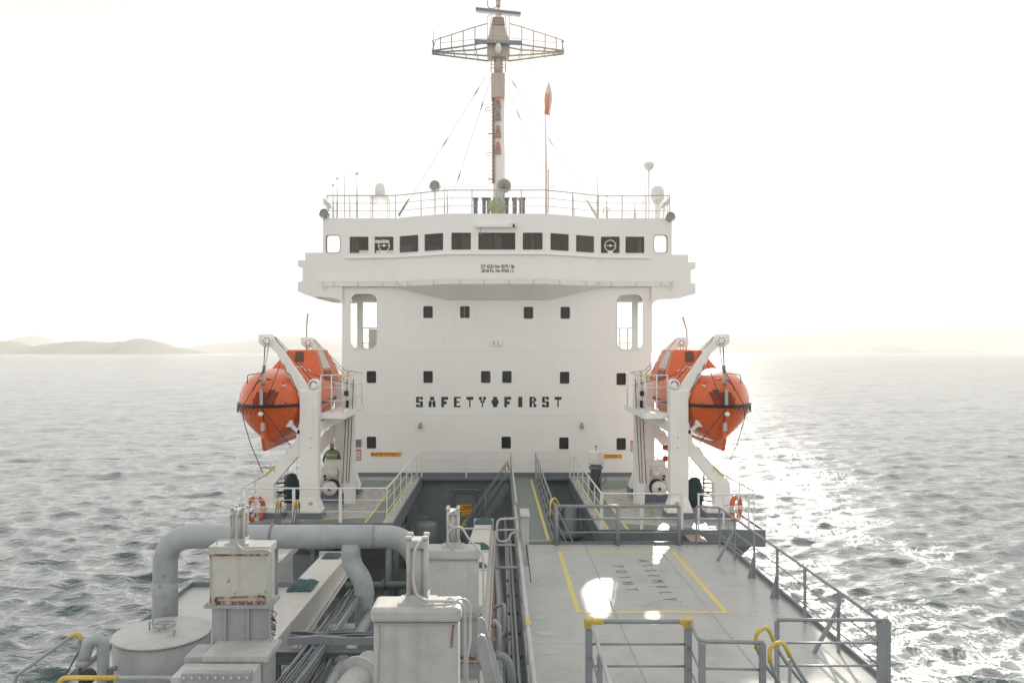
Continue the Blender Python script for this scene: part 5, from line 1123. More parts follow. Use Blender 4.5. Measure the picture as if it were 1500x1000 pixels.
# inclined ladders ------------------------------------------------------------
def stair(name, label, a, b, w, n, mat, rail=True, yellow=True, side=Vector((0, 1, 0)), rh=.85):
    a, b = Vector(a), Vector(b); t = thing(name, label, 'ladder', a); d_ = b - a
    for sg in (-1, 1):
        o = side * w / 2 * sg; MB().bar(a + o, b + o, .02, .2).build('stringer', mat, t)
        if rail:
            up = Vector((0, 0, rh)); p0, p1 = a + o + up + d_ * .06, b + o + up
            MB().tube([p0 - up * .5, p0, p1, p1 + d_.normalized() * .1 - up * .4], .02, 7, bend=.12).build('handrail', 'rail_grey', t)
            MB().tube([p0 - up * .45 + d_ * .02, p1 - up * .45], .014, 6).build('middle_rail', 'rail_grey', t)
            for f in (.15, .55, .95): q = a + o + d_ * f; MB().cyl(q, q + up, .016, 6).build('post', 'rail_grey', t)
            if yellow: MB().tube([p0 - up * .15, p0, p0.lerp(p1, .08)], .027, 7, bend=.1).tube([p1 - (p1 - p0) * .1, p1, p1 - up * .1], .027, 7, bend=.06).build('yellow_grip', 'yellow', t)
    for k in range(1, n):
        q = a.lerp(b, k / n); MB().bar(q - side * w / 2, q + side * w / 2, .18, .025).build('tread', mat, t)
    return t
stair('inclined_ladder', 'grey ladder with yellow grips climbing past the SOPEP door to the walkway', (XX(672, 29.6), 29.6, MD), (.35, 29.6, BD - .02), .7, 10, 'grey')
stair('inclined_ladder', 'grey ladder with yellow grips going down behind the assembly deck rail', (2.75, 21.6, MD), (1.55, 21.4, BD - .02), .6, 9, 'grey')
stair('inclined_ladder', 'dark grey ladder at the port side behind the big curved pipe', (XX(412, 21.0), 21.0, MD), (XX(428, 20.2), 19.2, PD), .5, 7, 'grey', side=Vector((1, 0, 0)), yellow=False, rail=False)
# short stairs on the right platform edge (perforated step)
t = thing('step_plate', 'perforated steel step between the assembly deck and right boat deck', 'step', (XX(1010, 21.2), 21.2, BD - .1))
MB().box(5.15, 5.6, AY1 + .04, 21.8, BD - .1, BD - .06).build('plate', 'mast_dark', t)
m = MB()
for i in range(7):
    for j in range(6): m.box(5.2 + i * .055, 5.23 + i * .055, AY1 + .3 + j * .12, AY1 + .33 + j * .12, BD - .0598, BD - .052)
stuff(m.build('stud', 'metal', t))

# ------------------------------------------------------------------ rails of the assembly deck
guard_rail('assembly_deck_rail', 'heavy grey rail across the aft end of the assembly deck', [(1.52, AY1 - .1, AD), (4.72, AY1 - .1, AD)], 1.02, 1.6, 'rail_grey', r_top=.045, r_mid=.02, pw=.10, post='round')
tag(MB().tube([(1.36, AY1, AD + .75), (1.36, AY1, AD + 1.12), (1.5, AY1 + .2, AD + 1.2), (1.62, AY1 + .4, AD + .95), (1.68, AY1 + .5, AD + .8)], .028, 8, bend=.12).build('yellow_grip_hoop', 'yellow'), 'yellow hoop grip at the head of the ladder near the green walkway', 'handrail')
xr = 5.72; ys = [f for f in np.arange(11.8, 20.6, 1.48)]
t = guard_rail('side_rail', 'long grey guard rail along the right side of the assembly deck', [(xr, 11.8, AD), (xr, 20.3, AD), (xr - .55, 20.5, AD)], 1.02, 1.48, 'rail_grey', r_top=.026, r_mid=.013, pw=.09,
               posts_at=[(xr, y, AD) for y in (11.8, 13.2, 14.65, 16.1, 17.55, 19.0, 20.3)] + [(xr - .55, 20.5, AD)])
for y, kind in ((13.2, 'b'), (16.1, 'g'), (17.55, 'g'), (19.0, 'b')):
    if kind == 'b': MB().bar((xr, y, AD + .75), (xr - .42, y - .02, AD), .06, .05).build('brace', 'rail_grey', t)
    else: MB().add([(xr + .03, y - .012, AD + .45), (xr + .03, y - .012, AD), (xr - .04, y - .012, AD + .45), (xr - .04, y + .012, AD + .45), (xr - .15, y - .012, AD), (xr - .15, y + .012, AD), (xr + .03, y + .012, AD), (xr + .03, y + .012, AD + .45)], [(0, 2, 4, 1), (7, 6, 5, 3), (2, 3, 5, 4), (0, 1, 6, 7), (0, 7, 3, 2)]).build('gusset', 'rail_grey', t)
t = guard_rail('front_rail', 'grey rail across the near right corner of the assembly deck', [(4.18, 11.78, AD), (5.85, 11.78, AD)], 1.03, 1.5, 'rail_grey', r_top=.028, r_mid=.016, pw=.07)
MB().box(5.68, 5.80, 11.745, 11.80, AD, AD + 1.0).build('corner_post', 'rail_grey', t)
# gate frame with yellow joints
t = thing('gate_rail', 'grey rail with yellow painted corners at the near end of the deck', 'guard rail', (1.36, 11.8, AD))
MB().tube([(1.36, 11.8, AD + 1), (2.85, 11.8, AD + 1)], .034, 10).build('top_rail', 'rail_grey', t)
for h in (.33, .66): MB().cyl((1.36, 11.8, AD + h), (2.85, 11.8, AD + h), .018, 7).build('middle_rail', 'rail_grey', t)
for x in (1.36, 2.85):
    MB().box(x - .05, x + .05, 11.75, 11.85, AD, AD + .9).build('post', 'rail_grey', t)
    MB().box(x - .07, x + .07, 11.74, 11.86, AD + .9, AD + 1.055).bar((x, 11.8, AD + 1), (x + (.22 if x < 2 else -.14), 11.8, AD + 1), .085, .085).build('yellow_corner', 'yellow', t, bevel=.02)
for h, r_ in ((1.0, .03), (.5, .018)):
    MB().tube([(1.40, 11.75, AD + h - .03), (1.36, 8.0, AD + h - .05)], r_, 8).build('side_rail', 'box' if h > .9 else 'rail_grey', t)
MB().box(1.34, 1.40, 10.55, 10.68, AD, AD + .95).build('post', 'rail_grey', t)
for h, r_ in ((1.0, .03), (.62, .018), (.3, .016)):
    MB().tube([(2.87, 11.75, AD + h), (2.83, 11.05, AD + h - .02), (3.72, 11.0, AD + h - .02)], r_, 8, bend=.13).build('side_rail', 'rail_grey', t)
MB().box(2.82, 2.9, 10.98, 11.08, AD - .1, AD + .97).build('post', 'rail_grey', t); MB().box(3.66, 3.74, 10.96, 11.04, AD - .4, AD + .97).build('post', 'rail_grey', t)
# ladder handrails bottom right
for i, (dy, lab) in enumerate(((.55, 'far'), (0, 'near'))):
    Y = 10.7 + dy; t = thing('ladder_handrail', 'grey ladder handrail with yellow looped top, %s one at bottom right' % lab, 'handrail', P(1150 - i * 5, 1000, Y) - Vector((0, 0, 1.2)))
    if i == 0: pts = [P(1200, 1030, Y), P(1150, 968, Y), P(1137, 946, Y), P(1124, 916, Y), P(1107, 926, Y), P(1108, 950, Y), P(1121, 974, Y), P(1160, 1022, Y), P(1185, 1060, Y)]; yl = pts[2:6]
    else: pts = [P(1225, 1060, Y), P(1175, 990, Y), P(1158, 962, Y), P(1147, 938, Y), P(1127, 946, Y), P(1128, 970, Y), P(1140, 998, Y), P(1190, 1066, Y)]; yl = pts[2:6]
    MB().tube(pts, .024, 8, bend=.14).build('rail', 'rail_grey', t)
    f = fillet(pts, .14); k0 = 12; 
    MB().tube(fillet([pts[2], pts[3], pts[4], pts[5]], .14), .031, 8).build('yellow_grip', 'yellow', t)
    MB().cyl(P(1157 if i else 1137, 965 if i else 945, Y - .01), P(1157 if i else 1137, 1090, Y - .01), .022, 7).build('post', 'rail_grey', t)

# left side rail of the assembly deck with gusset plates, seen edge on
t = guard_rail('deck_side_rail', 'pale topped guard rail along the left side of the assembly deck', [(.44, 6.0, AD), (.44, AY1 + .0, AD)], 1.0, 1.45, 'rail_grey', r_top=.034, r_mid=.018, pw=.07, top_mat='box', leg=.3)
MB().cyl((.44, 11.55, AD + 1.0), (.44, 11.8, AD + 1.0), .043, 10).build('yellow_band', 'yellow', t)
# side skirt, with cut outs, under the left edge
d2 = thing('deck_side_wall', 'grey side plating with pipes under the left edge of the assembly deck', 'plating', (.48, 10, MD))
MB().box(.44, .454, 5, AY1, AD - 1.1, AD + .02).build('plate', 'bulkhead', d2)
for x, z in ((.33, AD - .15), (.27, AD - .3), (.36, AD - .5)): MB().tube([(x, 4, z), (x + .01, 12, z - .01), (x, 22, z)], .03, 6).build('conduit', 'pipe', d2)
for k in range(12): MB().box(.2, .44, 6 + k * 1.2, 6.06 + k * 1.2, AD - .58, AD - .52).build('conduit_bracket', 'grey', d2)
# sign box and tube gate at the far left corner of deck
t = thing('notice_cabinet', 'pale leaning cabinet hung on the left rail of assembly deck', 'cabinet', (.62, 17.3, -4.3))
vs = [P(765, 749, 17.6), P(772, 749, 17.6), P(776, 780, 16.8), P(767, 780, 16.8)]
m = MB(); m.prismx([(16.9, ZZ(751, 17.3)), (17.6, ZZ(751, 17.3)), (17.6, ZZ(812, 17.3)), (16.9, ZZ(822, 17.3) + .0)], .50, .66); m.build('case', 'box', t, bevel=.01)
MB().prismx([(16.85, ZZ(749, 17.3)), (17.65, ZZ(749, 17.3)), (17.65, ZZ(750.5, 17.3)), (16.85, ZZ(750.5, 17.3))], .48, .68).build('lid', 'box', t)
MB().tube([(.6, 16.88, -4.15), (.66, 16.86, -4.6), (.7, 16.85, -4.95)], .01, 5).build('strap', 'wire', t)
t = thing('tube_gate', 'white tubular swing gate sticking out left of the deck rail', 'gate', (.0, 16.9, -4.35))
Yg = 17.0
MB().tube([P(772, 758, Yg), P(731, 760, Yg), P(728, 767, Yg), P(728, 788, Yg), P(732, 793, Yg), P(745, 792, Yg), P(748, 781, Yg), P(772, 774, Yg)], .026, 8, bend=.07).build('frame', 'box', t)
MB().cyl(P(728, 776, Yg), P(774, 775, Yg), .022, 7).build('cross_bar', 'box', t)

# ------------------------------------------------------------------ foreground: big curved pipe
t = thing('vapour_pipe', 'thick pale grey pipe arching across the left foreground', 'pipe', (XX(242, 13), 13, PD))
Yp = 13.0; rp_ = .195
hdr = [P(242, 930, Yp), P(242, 785.5, Yp), P(420, 785.5, Yp + .0), P(560, 786, Yp), P(612, 802, Yp), P(614, 905, Yp)]
pts = fillet(hdr[:4], .48, 12); MB().tube([Vector((hdr[0].x, Yp, PD)), *pts[1:-1], P(548, 785.5, Yp)], rp_, 28).build('header', 'pipe', t)
MB().tube(fillet([P(548, 785.5, Yp), P(585, 786, Yp), P(612, 812, Yp), P(614, 900, Yp)], .4, 10), rp_ * .97, 28).build('end_bend', 'pipe_wrap', t)
MB().tube([P(241.5, 850, Yp), P(241.6, 865, Yp), P(242.4, 880, Yp), P(241.6, 893, Yp), P(242, 925, Yp)], [rp_ * 1.02, rp_ * 1.05, rp_ * 1.02, rp_ * 1.045, rp_ * 1.02], 28).build('wrapping', 'pipe_wrap', t)
MB().tube([P(396, 765.5, Yp), P(399, 805, Yp)], .001, 4) 
MB().ring(P(399, 785.5, Yp), rp_ + .012, .018, 24, 6, 'x').build('clamp', 'grey', t)
for px in (474, ): MB().ring(P(px, 785.5, Yp), rp_ + .002, .008, 24, 5, 'x').build('weld_ring', 'pipe', t)
leg = fillet([P(514, 795, Yp - .1), P(514, 824, Yp - .1), P(534, 852, Yp - .25), P(534, 1080, Yp - .25)], .26, 8)
MB().tube(leg, .155, 24).build('branch_leg', 'pipe_wrap', t)
for py in (816, 868, 927): 
    q = P(514 if py < 820 else 534, py, Yp - (.1 if py < 820 else .25)); MB().ring(q, .158, .008, 20, 5, 'z').build('weld_ring', 'pipe', t)
rr = random.Random(5)
m = MB()
for k in range(26):
    a = rr.uniform(-1.2, 1.2); px = 242; py = rr.uniform(835, 900); q = P(px, py, Yp); q.x += math.sin(a) * rp_ * 1.03; q.y -= math.cos(a) * rp_ * 1.03
    if k < 8: m.add([q, q + Vector((.05 * math.cos(a), .02, rr.uniform(-.04, .04))), q + Vector((.02, -.03, -.06))], [(0, 1, 2)])
m.build('torn_tape', 'grey', t)
# pipe support post behind box A
tag(MB().box(XX(393, 13.3), XX(404, 13.3), 13.25, 13.45, PD, ZZ(800, 13.3)).build('pipe_support', 'rail_grey'), 'grey upright post carrying the thick pipe behind the rusty box', 'post')

# round tank with hand wheel
c = Vector((XX(238.5, 12), 12, 0)); zt = -4.28
t = thing('round_tank', 'large round grey tank with a flat lid in the left foreground', 'tank', (c.x, c.y, PD))
MB().lathe((c.x, c.y, PD), [(.69, 0), (.69, .85), (.70, zt - PD - .02)], 56).build('shell', 'box_low', t)
MB().lathe((c.x, c.y, zt - .02), [(.69, 0), (.715, .0), (.715, .022), (.70, .03), (.02, .06)], 56).build('lid', 'box', t)
c3 = c + Vector((.02, .02, zt)); MB().ring(c3 + Vector((0, 0, .11)), .16, .012, 24, 6, 'z').bar(c3 + Vector((-.15, 0, .11)), c3 + Vector((.15, .02, .11)), .012).bar(c3 + Vector((-.02, -.15, .11)), c3 + Vector((.02, .15, .11)), .012).cyl(c3 + Vector((0, 0, .02)), c3 + Vector((0, 0, .14)), .02, 8).build('hand_wheel', 'box_low', t)
MB().tube([c3 + Vector((-.22, .1, .02)), c3 + Vector((-.23, .1, .2))], .012, 6).tube([c3 + Vector((-.23, .0, .02)), c3 + Vector((-.23, -.02, .16)), c3 + Vector((-.02, -.12, .06))], .01, 6).build('lock_rod', 'box_low', t)
MB().ring(c3 + Vector((.26, -.28, .08)), .035, .010, 12, 6, 'x').build('lifting_eye', 'box_low', t)
# small gooseneck
t = thing('gooseneck_pipe', 'grey gooseneck vent pipe bent down left of the round tank', 'vent', (XX(147, 11), 11, PD))
MB().tube(fillet([Vector((XX(151, 11), 11, PD)), P(151, 937, 11), P(131, 937, 10.95), P(121, 973, 10.9)], .17, 8), .080, 20).build('pipe', 'pipe', t)
MB().tube([P(122, 966, 10.9), P(121, 975, 10.89)], .092, 16).build('mouth', 'box_low', t)
tag(MB().lathe(P(129, 990, 10.4), [(.0, -.03), (.1, -.03), (.1, .04)], 18, 'y').build('opening_shade', 'black'), 'black round disc painted as the dark opening below the small gooseneck vent', 'disc')  # solid black disc stands in for the shade inside a round opening
t = thing('ladder_rail', 'sloping handrail with an orange-yellow bend, bottom left corner', 'handrail', P(20, 1000, 11.5) - Vector((0, 0, .4)))
MB().tube([P(20, 1030, 11.5), P(22, 990, 11.5), P(108, 929, 11.5), P(117, 930, 11.5), P(117, 962, 11.5)], .026, 8, bend=.09).build('rail', 'box_low', t)
MB().tube(fillet([P(103, 932.5, 11.49), P(110, 927.5, 11.49), P(118, 930, 11.49), P(117.5, 938, 11.49)], .05), .031, 8).build('yellow_grip', 'yellow', t)
MB().tube([P(117, 950, 11.5), P(98, 985, 11.5), P(85, 1000, 11.5)], .01, 5).tube([P(112, 978, 11.5), P(95, 995, 11.5), P(70, 1010, 11.5)], .008, 5).tube([P(117, 960, 11.5), P(117, 1040, 11.5)], .02, 6).build('chain', 'wire', t)
t = thing('low_rail', 'low horizontal rail, half yellow and half grey, at the bottom left edge', 'handrail', P(170, 1030, 9.0))
MB().tube([P(250, 1050, 9), P(262, 1003, 9), P(252, 992, 9), P(180, 992, 9), P(92, 992, 9), P(84, 1003, 9), P(84, 1050, 9)], .024, 8, bend=.08).build('rail', 'pipe', t)
MB().tube(fillet([P(172, 992, 8.99), P(92, 992, 8.99), P(85, 1003, 8.99)], .07), .029, 8).build('yellow_grip', 'yellow', t)
tag(MB().tube([P(162, 1005, 11), P(162, 979, 11), P(171, 978, 11)], .035, 6, bend=.03).build('bent_bracket', 'grey'), 'short grey bent bracket beside the round tank', 'bracket')

# ------------------------------------------------------------------ hydraulic valve boxes
def valve_box(label, Y, px0, px1, ptop, plip, pbot, pflange2, cyl, depth, upper, lip_round=False, lower=True):
    X0, X1 = XX(px0, Y), XX(px1, Y); Z = lambda py: ZZ(py, Y)
    t = thing('valve_box', label, 'machinery box', ((X0 + X1) / 2, Y, MD if X1 > -2.7 else PD)); base = MD if X1 > -1.5 else PD
    zl, zb = Z(plip), Z(pbot)
    MB().box(X0 + .01, X1 - .01, Y + .01, Y + depth, zb, zl).build('casing', upper, t, bevel=.008)
    MB().box(X0 - .012, X1 + .012, Y - .012, Y + depth + .012, zl, Z(ptop)).build('lid', upper if upper != 'box_rusty' else 'box', t, bevel=.03 if lip_round else .006)
    MB().bar((X0 + .02, Y + .003, zl - .006), (X1 - .02, Y + .003, zl - .006), .012, .014).build('rust_line', 'rust' if upper == 'box_rusty' else 'box_low', t)
    # bottom flange
    MB().box(X0 - .05, X1 + .04, Y - .04, Y + depth + .04, zb - .025, zb + .012).build('flange', 'box_low', t)
    if upper == 'box_rusty':
        m = MB(); a, b = X0 + .07, X1 - .05; zz = zb + .03
        m.bar((a, Y - .005, zz), (b, Y - .005, zz), .02, .03).bar((a, Y - .005, zz + .055), (b, Y - .005, zz + .075), .02, .015).bar((b, Y - .005, zz), (b, Y - .005, zz + .07), .02, .015).bar((a, Y - .005, zz), (a, Y - .005, zz + .05), .02, .015); m.build('rusty_bead', 'rust', t)
        m = MB(); m.bar((X0 + .008, Y + .0, zb + .02), (X0 + .008, Y + .0, zl), .012, .012).bar((X0, Y - .013, zl + .004), (X1, Y - .013, zl + .004), .008, .012); m.build('rusty_bead', 'rust', t)
    # lower trunk with ribs
    z2 = Z(pflange2)
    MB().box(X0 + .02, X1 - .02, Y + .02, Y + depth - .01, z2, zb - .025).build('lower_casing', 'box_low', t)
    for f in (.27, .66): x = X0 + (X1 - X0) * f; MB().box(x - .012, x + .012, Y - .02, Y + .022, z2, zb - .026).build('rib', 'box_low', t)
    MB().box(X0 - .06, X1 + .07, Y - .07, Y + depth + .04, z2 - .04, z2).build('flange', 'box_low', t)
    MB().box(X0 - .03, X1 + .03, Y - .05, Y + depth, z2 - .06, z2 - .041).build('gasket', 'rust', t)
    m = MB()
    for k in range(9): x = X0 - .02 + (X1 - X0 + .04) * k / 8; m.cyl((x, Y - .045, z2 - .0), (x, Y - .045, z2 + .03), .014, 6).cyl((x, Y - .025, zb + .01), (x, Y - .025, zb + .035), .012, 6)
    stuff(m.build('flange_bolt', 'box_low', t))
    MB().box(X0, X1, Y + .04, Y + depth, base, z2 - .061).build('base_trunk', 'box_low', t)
    # tie rod cylinder
    cx0, cx1, ct, cb = cyl; a, b = XX(cx0, Y + depth * .5), XX(cx1, Y + depth * .5); Yc = Y + depth * .5; zt, zc = ZZ(ct, Yc), Z(ptop); cx = (a + b) / 2; w = b - a
    MB().cyl((cx, Yc, zc + .06), (cx, Yc, zt - .06), w * .40, 20).build('cylinder_barrel', upper if upper != 'box_rusty' else 'box', t)
    MB().box(a, b, Yc - w / 2, Yc + w / 2, zt - .085, zt - .02).build('cylinder_head', 'box', t, bevel=.012)
    MB().box(a - .01, b + .01, Yc - w / 2, Yc + w / 2, zc + .02, zc + .07).box(a - .06, b + .06, Yc - w / 2 - .02, Yc + w / 2 + .02, zc, zc + .02).build('cylinder_foot', 'box', t)
    for sx in (-1, 1):
        for sy in (-1, 1):
            x, y = cx + sx * w * .40, Yc + sy * w * .40; MB().cyl((x, y, zc + .02), (x, y, zt), .012 + w * .03, 8).cyl((x, y, zt - .02), (x, y, zt + .01), .02 + w * .04, 6).build('tie_rod', 'box', t)
    if upper == 'box_rusty': MB().bar((a + .01, Yc - w / 2 - .004, zc + .08), (a + .01, Yc - w / 2 - .004, zt - .08), .012, .012).build('rusty_bead', 'rust', t)
    return t, X0, X1, zc, zt, Yc, cx, w, Z
# A
tA, X0, X1, zc, zt, Yc, cx, w, Z = valve_box('rusty edged grey hydraulic box standing right of the round tank', 9.0, 307, 393, 800, 812, 886, 953, (341, 361, 742, 800), .30, 'box_rusty')
MB().tube([P(350, 748, Yc - .1), P(346, 756, 8.95), P(346, 790, 8.95), P(349, 800, 8.95), P(358, 806, 8.92), P(388, 804, 8.92), P(397, 808, 8.95), P(397, 840, 8.98), P(396, 1040, 8.98)], .014, 7, bend=.05).build('conduit', 'box', tA)
MB().tube([P(318, 800, 9.1), P(318, 791, 9.1), P(341, 790, 9.1), P(341, 796, 9.1)], .01, 6, bend=.03).build('grab_handle', 'box', tA)
m = MB(); rr = random.Random(2)
for k in range(5):
    y0 = 893 + k * 6; m.tube([P(396, y0, 8.9), P(403 + rr.uniform(-2, 4), y0 + 5, 8.88), P(400, y0 + 12, 8.87), P(405, y0 + rr.uniform(6, 18), 8.9), P(397, y0 + 10, 8.9)], .005, 5, bend=.03)
m.build('cable_loop', 'black', tA)
# bolted lower chest of A
tC = thing('bolted_chest', 'grey chest with bolted flanges below the rusty hydraulic box', 'machinery box', (-2.9, 8.7, PD))
Y = 8.55; MB().box(XX(270, Y), XX(386, Y), Y, Y + .38, PD, ZZ(962, Y)).build('casing', 'box_low', tC)
MB().box(XX(297, Y), XX(392, Y), Y - .015, Y + .5, ZZ(968, Y), ZZ(960, Y) + .0).build('top_flange', 'box', tC)
Y2 = 8.15; MB().box(XX(250, Y2), XX(366, Y2), Y2, Y2 + .38, PD, ZZ(992, Y2)).build('step_casing', 'box', tC); MB().box(XX(267, Y2) - .0, XX(368, Y2), Y2 - .03, Y2 + .06, ZZ(1000, Y2), ZZ(984, Y2)).build('step_flange', 'box_low', tC)
m = MB()
for k in range(9): x = XX(272 + k * 11.5, Y2); m.lathe((x, Y2 - .035, ZZ(990, Y2)), [(.0, -.02), (.016, -.015), (.018, 0)], 7, 'y')
for k in range(7): x = XX(306 + k * 13, Y); m.lathe((x, Y - .005, ZZ(964, Y)), [(.0, -.02), (.014, -.015), (.016, 0)], 7, 'y')
for k in range(6): m.lathe((XX(381, Y), Y - .005, ZZ(972 + k * 9, Y)), [(.0, -.02), (.014, -.015), (.016, 0)], 7, 'y')
stuff(m.build('flange_bolt', 'box', tC))
m = MB().prismz([(XX(300, 8.6), 8.25), (XX(352, 8.6), 8.25), (XX(360, 8.6), 8.52), (XX(318, 8.6), 8.52)], ZZ(985, 8.4) , ZZ(982, 8.4)); m.build('hatch_plate', 'box', tC)
# B (nearest)
tB, X0, X1, zc, zt, Yc, cx, w, Z = valve_box('largest pale hydraulic box, nearest one at the bottom centre', 5.9, 545, 673, 890, 912, 1060, 1130, (597, 627, 784, 888), .30, 'box', True)
MB().tube([P(615, 793, Yc - .08), P(607, 805, 5.92), P(605, 850, 5.92), P(610, 872, 5.9), P(625, 880, 5.88), P(660, 880, 5.88), P(672, 881, 5.88), P(681, 890, 5.88), P(681, 1060, 5.88)], .011, 8, bend=.05).build('conduit', 'box', tB)
MB().tube([P(618, 885, 5.86), P(640, 886, 5.86), P(664, 884, 5.86), P(674, 876, 5.9), P(684, 878, 5.9), P(689, 886, 5.9), P(689, 940, 5.9), P(684, 962, 5.9), P(684, 1060, 5.9)], .009, 8, bend=.04).build('conduit', 'box', tB)
MB().ring(P(660, 883, 6.0), .038, .008, 12, 6, 'y', 0, 180).build('lifting_eye', 'box', tB)
m = MB(); m.bar(P(664, 915, 5.898), P(661, 948, 5.898), .012, .004); m.build('rust_streak', 'rust', tB)
m = MB(); m.tube([P(555, 914, 5.905), P(557, 935, 5.905), P(555, 960, 5.905), P(554, 1000, 5.905)], .004, 4); m.build('paint_crack', 'box_low', tB)
# C
tCc, X0, X1, zc, zt, Yc, cx, w, Z = valve_box('middle pale hydraulic box behind the nearest one, near the girder', 10.06, 615, 702, 804, 820, 900, 962, (654.5, 673, 743, 804), .30, 'box', True)
MB().tube([P(663, 748, Yc - .1), P(656, 752, 10.0), P(655, 764, 10.0), P(662, 772, 10.0), P(676, 771, 10.0), P(684, 785, 10.02), P(702, 806, 10.0), P(708, 815, 10.0), P(708, 905, 10.0), P(704, 925, 10.0), P(704, 980, 10.0)], .014, 8, bend=.1).build('conduit', 'box', tCc)
MB().tube([P(671, 772, 10.0), P(659, 774, 10.0), P(655, 785, 10.0), P(659, 800, 10.0), P(662, 805, 10.02)], .012, 7, bend=.06).build('conduit', 'box', tCc)
m = MB()
for k in range(8): m.bar(P(673 + k * 3.2, 962 + k * .5, 9.95), P(676 + k * 3.2, 963, 9.95), .03)
m.build('rusty_bead', 'rust', tCc)

# ------------------------------------------------------------------ box girders
def girder(label, z, near, far, dn, df, covers, seed):
    (xl0, xr0, y0), (xl1, xr1, y1) = near, far
    t = thing('box_girder', label, 'girder', ((xl1 + xr1) / 2, y1, z - df))
    v = [(xl0, y0, z), (xr0, y0, z), (xr1, y1, z), (xl1, y1, z), (xl0, y0, z - dn), (xr0, y0, z - dn), (xr1, y1, z - df), (xl1, y1, z - df)]
    MB().add(v, [(0, 1, 2, 3), (4, 5, 6, 7), (0, 4, 5, 1), (1, 5, 6, 2), (2, 6, 7, 3), (3, 7, 4, 0)]).build('beam', 'beam', t, bevel=.01)
    a = Vector((xr0 + .04, y0, z - dn)); b = Vector((xr1 + .04, y1, z - df)); MB().bar(a, b, .14, .025).build('bottom_flange', 'beam', t)
    a = Vector((xl0 - .0, y0, z - dn)); b = Vector((xl1 - .0, y1, z - df)); MB().bar(a, b, .14, .025).build('bottom_flange', 'beam', t)
    m = MB(); n = int((y1 - y0) / .09)
    for k in range(n): q = Vector((xr0 + .08, y0, z - dn + .02)).lerp(Vector((xr1 + .08, y1, z - df + .02)), k / n); m.bar(q, q + Vector((0, 0, .02)), .02, .02)
    stuff(m.build('bolt_row', 'box_low', t))
    MB().box(xl1 - .05, xr1 + .05, y1, y1 + .05, z - df - .02, z + .05).build('end_plate', 'beam', t)
    for q in (.12, .5, .88): 
        p = Vector(v[0]).lerp(Vector(v[3]), q); xx = (p.x + (xr0 + (xr1 - xr0) * q)) / 2; zb = z - (dn + (df - dn) * q)
        MB().box(xx - .06, xx + .06, p.y - .06, p.y + .06, MD, zb - .01).build('support', 'bulkhead', t)
    rr = random.Random(seed)
    for cx, cy, w, d_, h, lab in covers:
        vs = []; n1, n2 = 14, 9
        for i in range(n2 + 1):
            for j in range(n1 + 1):
                u = j / n1 * 2 - 1; vv = i / n2 * 2 - 1; e = max(abs(u), abs(vv)); hh = h * max(0, 1 - e ** 2.2) ** .7
                hh *= .8 + .20 * math.sin(u * 4 + vv * 7 + seed) + .05 * math.sin(u * 13 - vv * 5) ; vs.append((cx + u * w / 2 * (1 + rr.uniform(-.05, .05)), cy + vv * d_ / 2 * (1 + rr.uniform(-.08, .08)), z + .012 + hh + rr.uniform(0, .006) * (e < .9)))
        k = n1 + 1; o = MB().add(vs, [(i * k + j, i * k + j + 1, (i + 1) * k + j + 1, (i + 1) * k + j) for i in range(n2) for j in range(n1)], True).build('tarpaulin_cover', 'tarp')
        tag(o, lab, 'tarpaulin')
    return t
girder('long pale tapered box girder running from bottom left towards the deckhouse', -4.0, (-3.74, -3.2, 6.5), (-3.49, -2.97, 15.5), .62, .28,
       [(-3.33, 13.35, .42, .55, .12, 'crumpled teal tarpaulin on the long left girder'), (-3.25, 15.3, .34, .3, .08, 'small teal tarpaulin at the far end of left girder')], 1)
tg = girder('pale narrow box girder beside the dark pipe trench, ending near the SOPEP door', -4.2, (-1.05, -.28, 8.5), (-.56, -.17, 19.5), .45, .25,
       [(-.36, 19.25, .44, .35, .13, 'teal cover, farthest one on the right girder'), (-.46, 16.75, .52, .30, .13, 'teal cover, second farthest on the right girder'), (-.47, 15.3, .5, .25, .1, 'teal cover, third on right girder just behind the middle box'), (-.42, 12.6, .3, .3, .12, 'teal cover, nearest one on the right girder')], 2)
for y in (18.6, 16.5, 15.1): MB().box(-.95, -.2, y - .03, y + .03, -4.198, -4.17).build('cross_cleat', 'beam', tg)

# ------------------------------------------------------------------ trench clutter: pipes, valves, cable trays, beams
def pipe_run(label, pts, r, mat='pipe', flanges=(), cat='pipe'):
    pts = [Vector(p) for p in pts]; t = thing('deck_pipe', label, cat, (pts[0].x, pts[0].y, min(p.z for p in pts) - r)); MB().tube(pts, r, 14, bend=r * 3).build('pipe', mat, t)
    for f in flanges:
        d_ = (pts[1] - pts[0]).normalized(); q = pts[0] + d_ * f; MB().cyl(q - d_ * .025, q + d_ * .025, r * 1.55, 16).build('flange', mat, t)
pipe_run('thick pale pipe running fore and aft below the cable tray', [(-2.05, 7.0, -3.93), (-1.62, 9.9, -3.93)], .17, 'box', (.4, 2.5))
pipe_run('medium grey pipe beside the thick pale pipe at bottom', [(-2.2, 6, -4.2), (-2.05, 12.6, -4.2)], .08, 'pipe', (2.9, 4.6))
pipe_run('pale upright-leaning pipe right of the wrapped pipe branch', [(-1.05, 13.4, -4.55), (-.98, 15.6, -4.3)], .13, 'box', (.2,))
pipe_run('dark curved pipe below the left girder', [(-2.6, 12.3, -5.0), (-2.0, 12.3, -5.0), (-1.9, 12.1, -5.6), (-1.9, 12, -6.6)], .06, 'pipe_wrap', (.3,))
pipe_run('grey pipe low in the right trench', [(.05, 8, -6.3), (.05, 20, -6.3), (-.1, 26, -6.3)], .09, 'pipe', (3, 6, 9))
pipe_run('thin grey pipe on the right wall of the trench', [(.25, 8, -5.9), (.25, 28, -5.9)], .05, 'pipe', (4, 8))
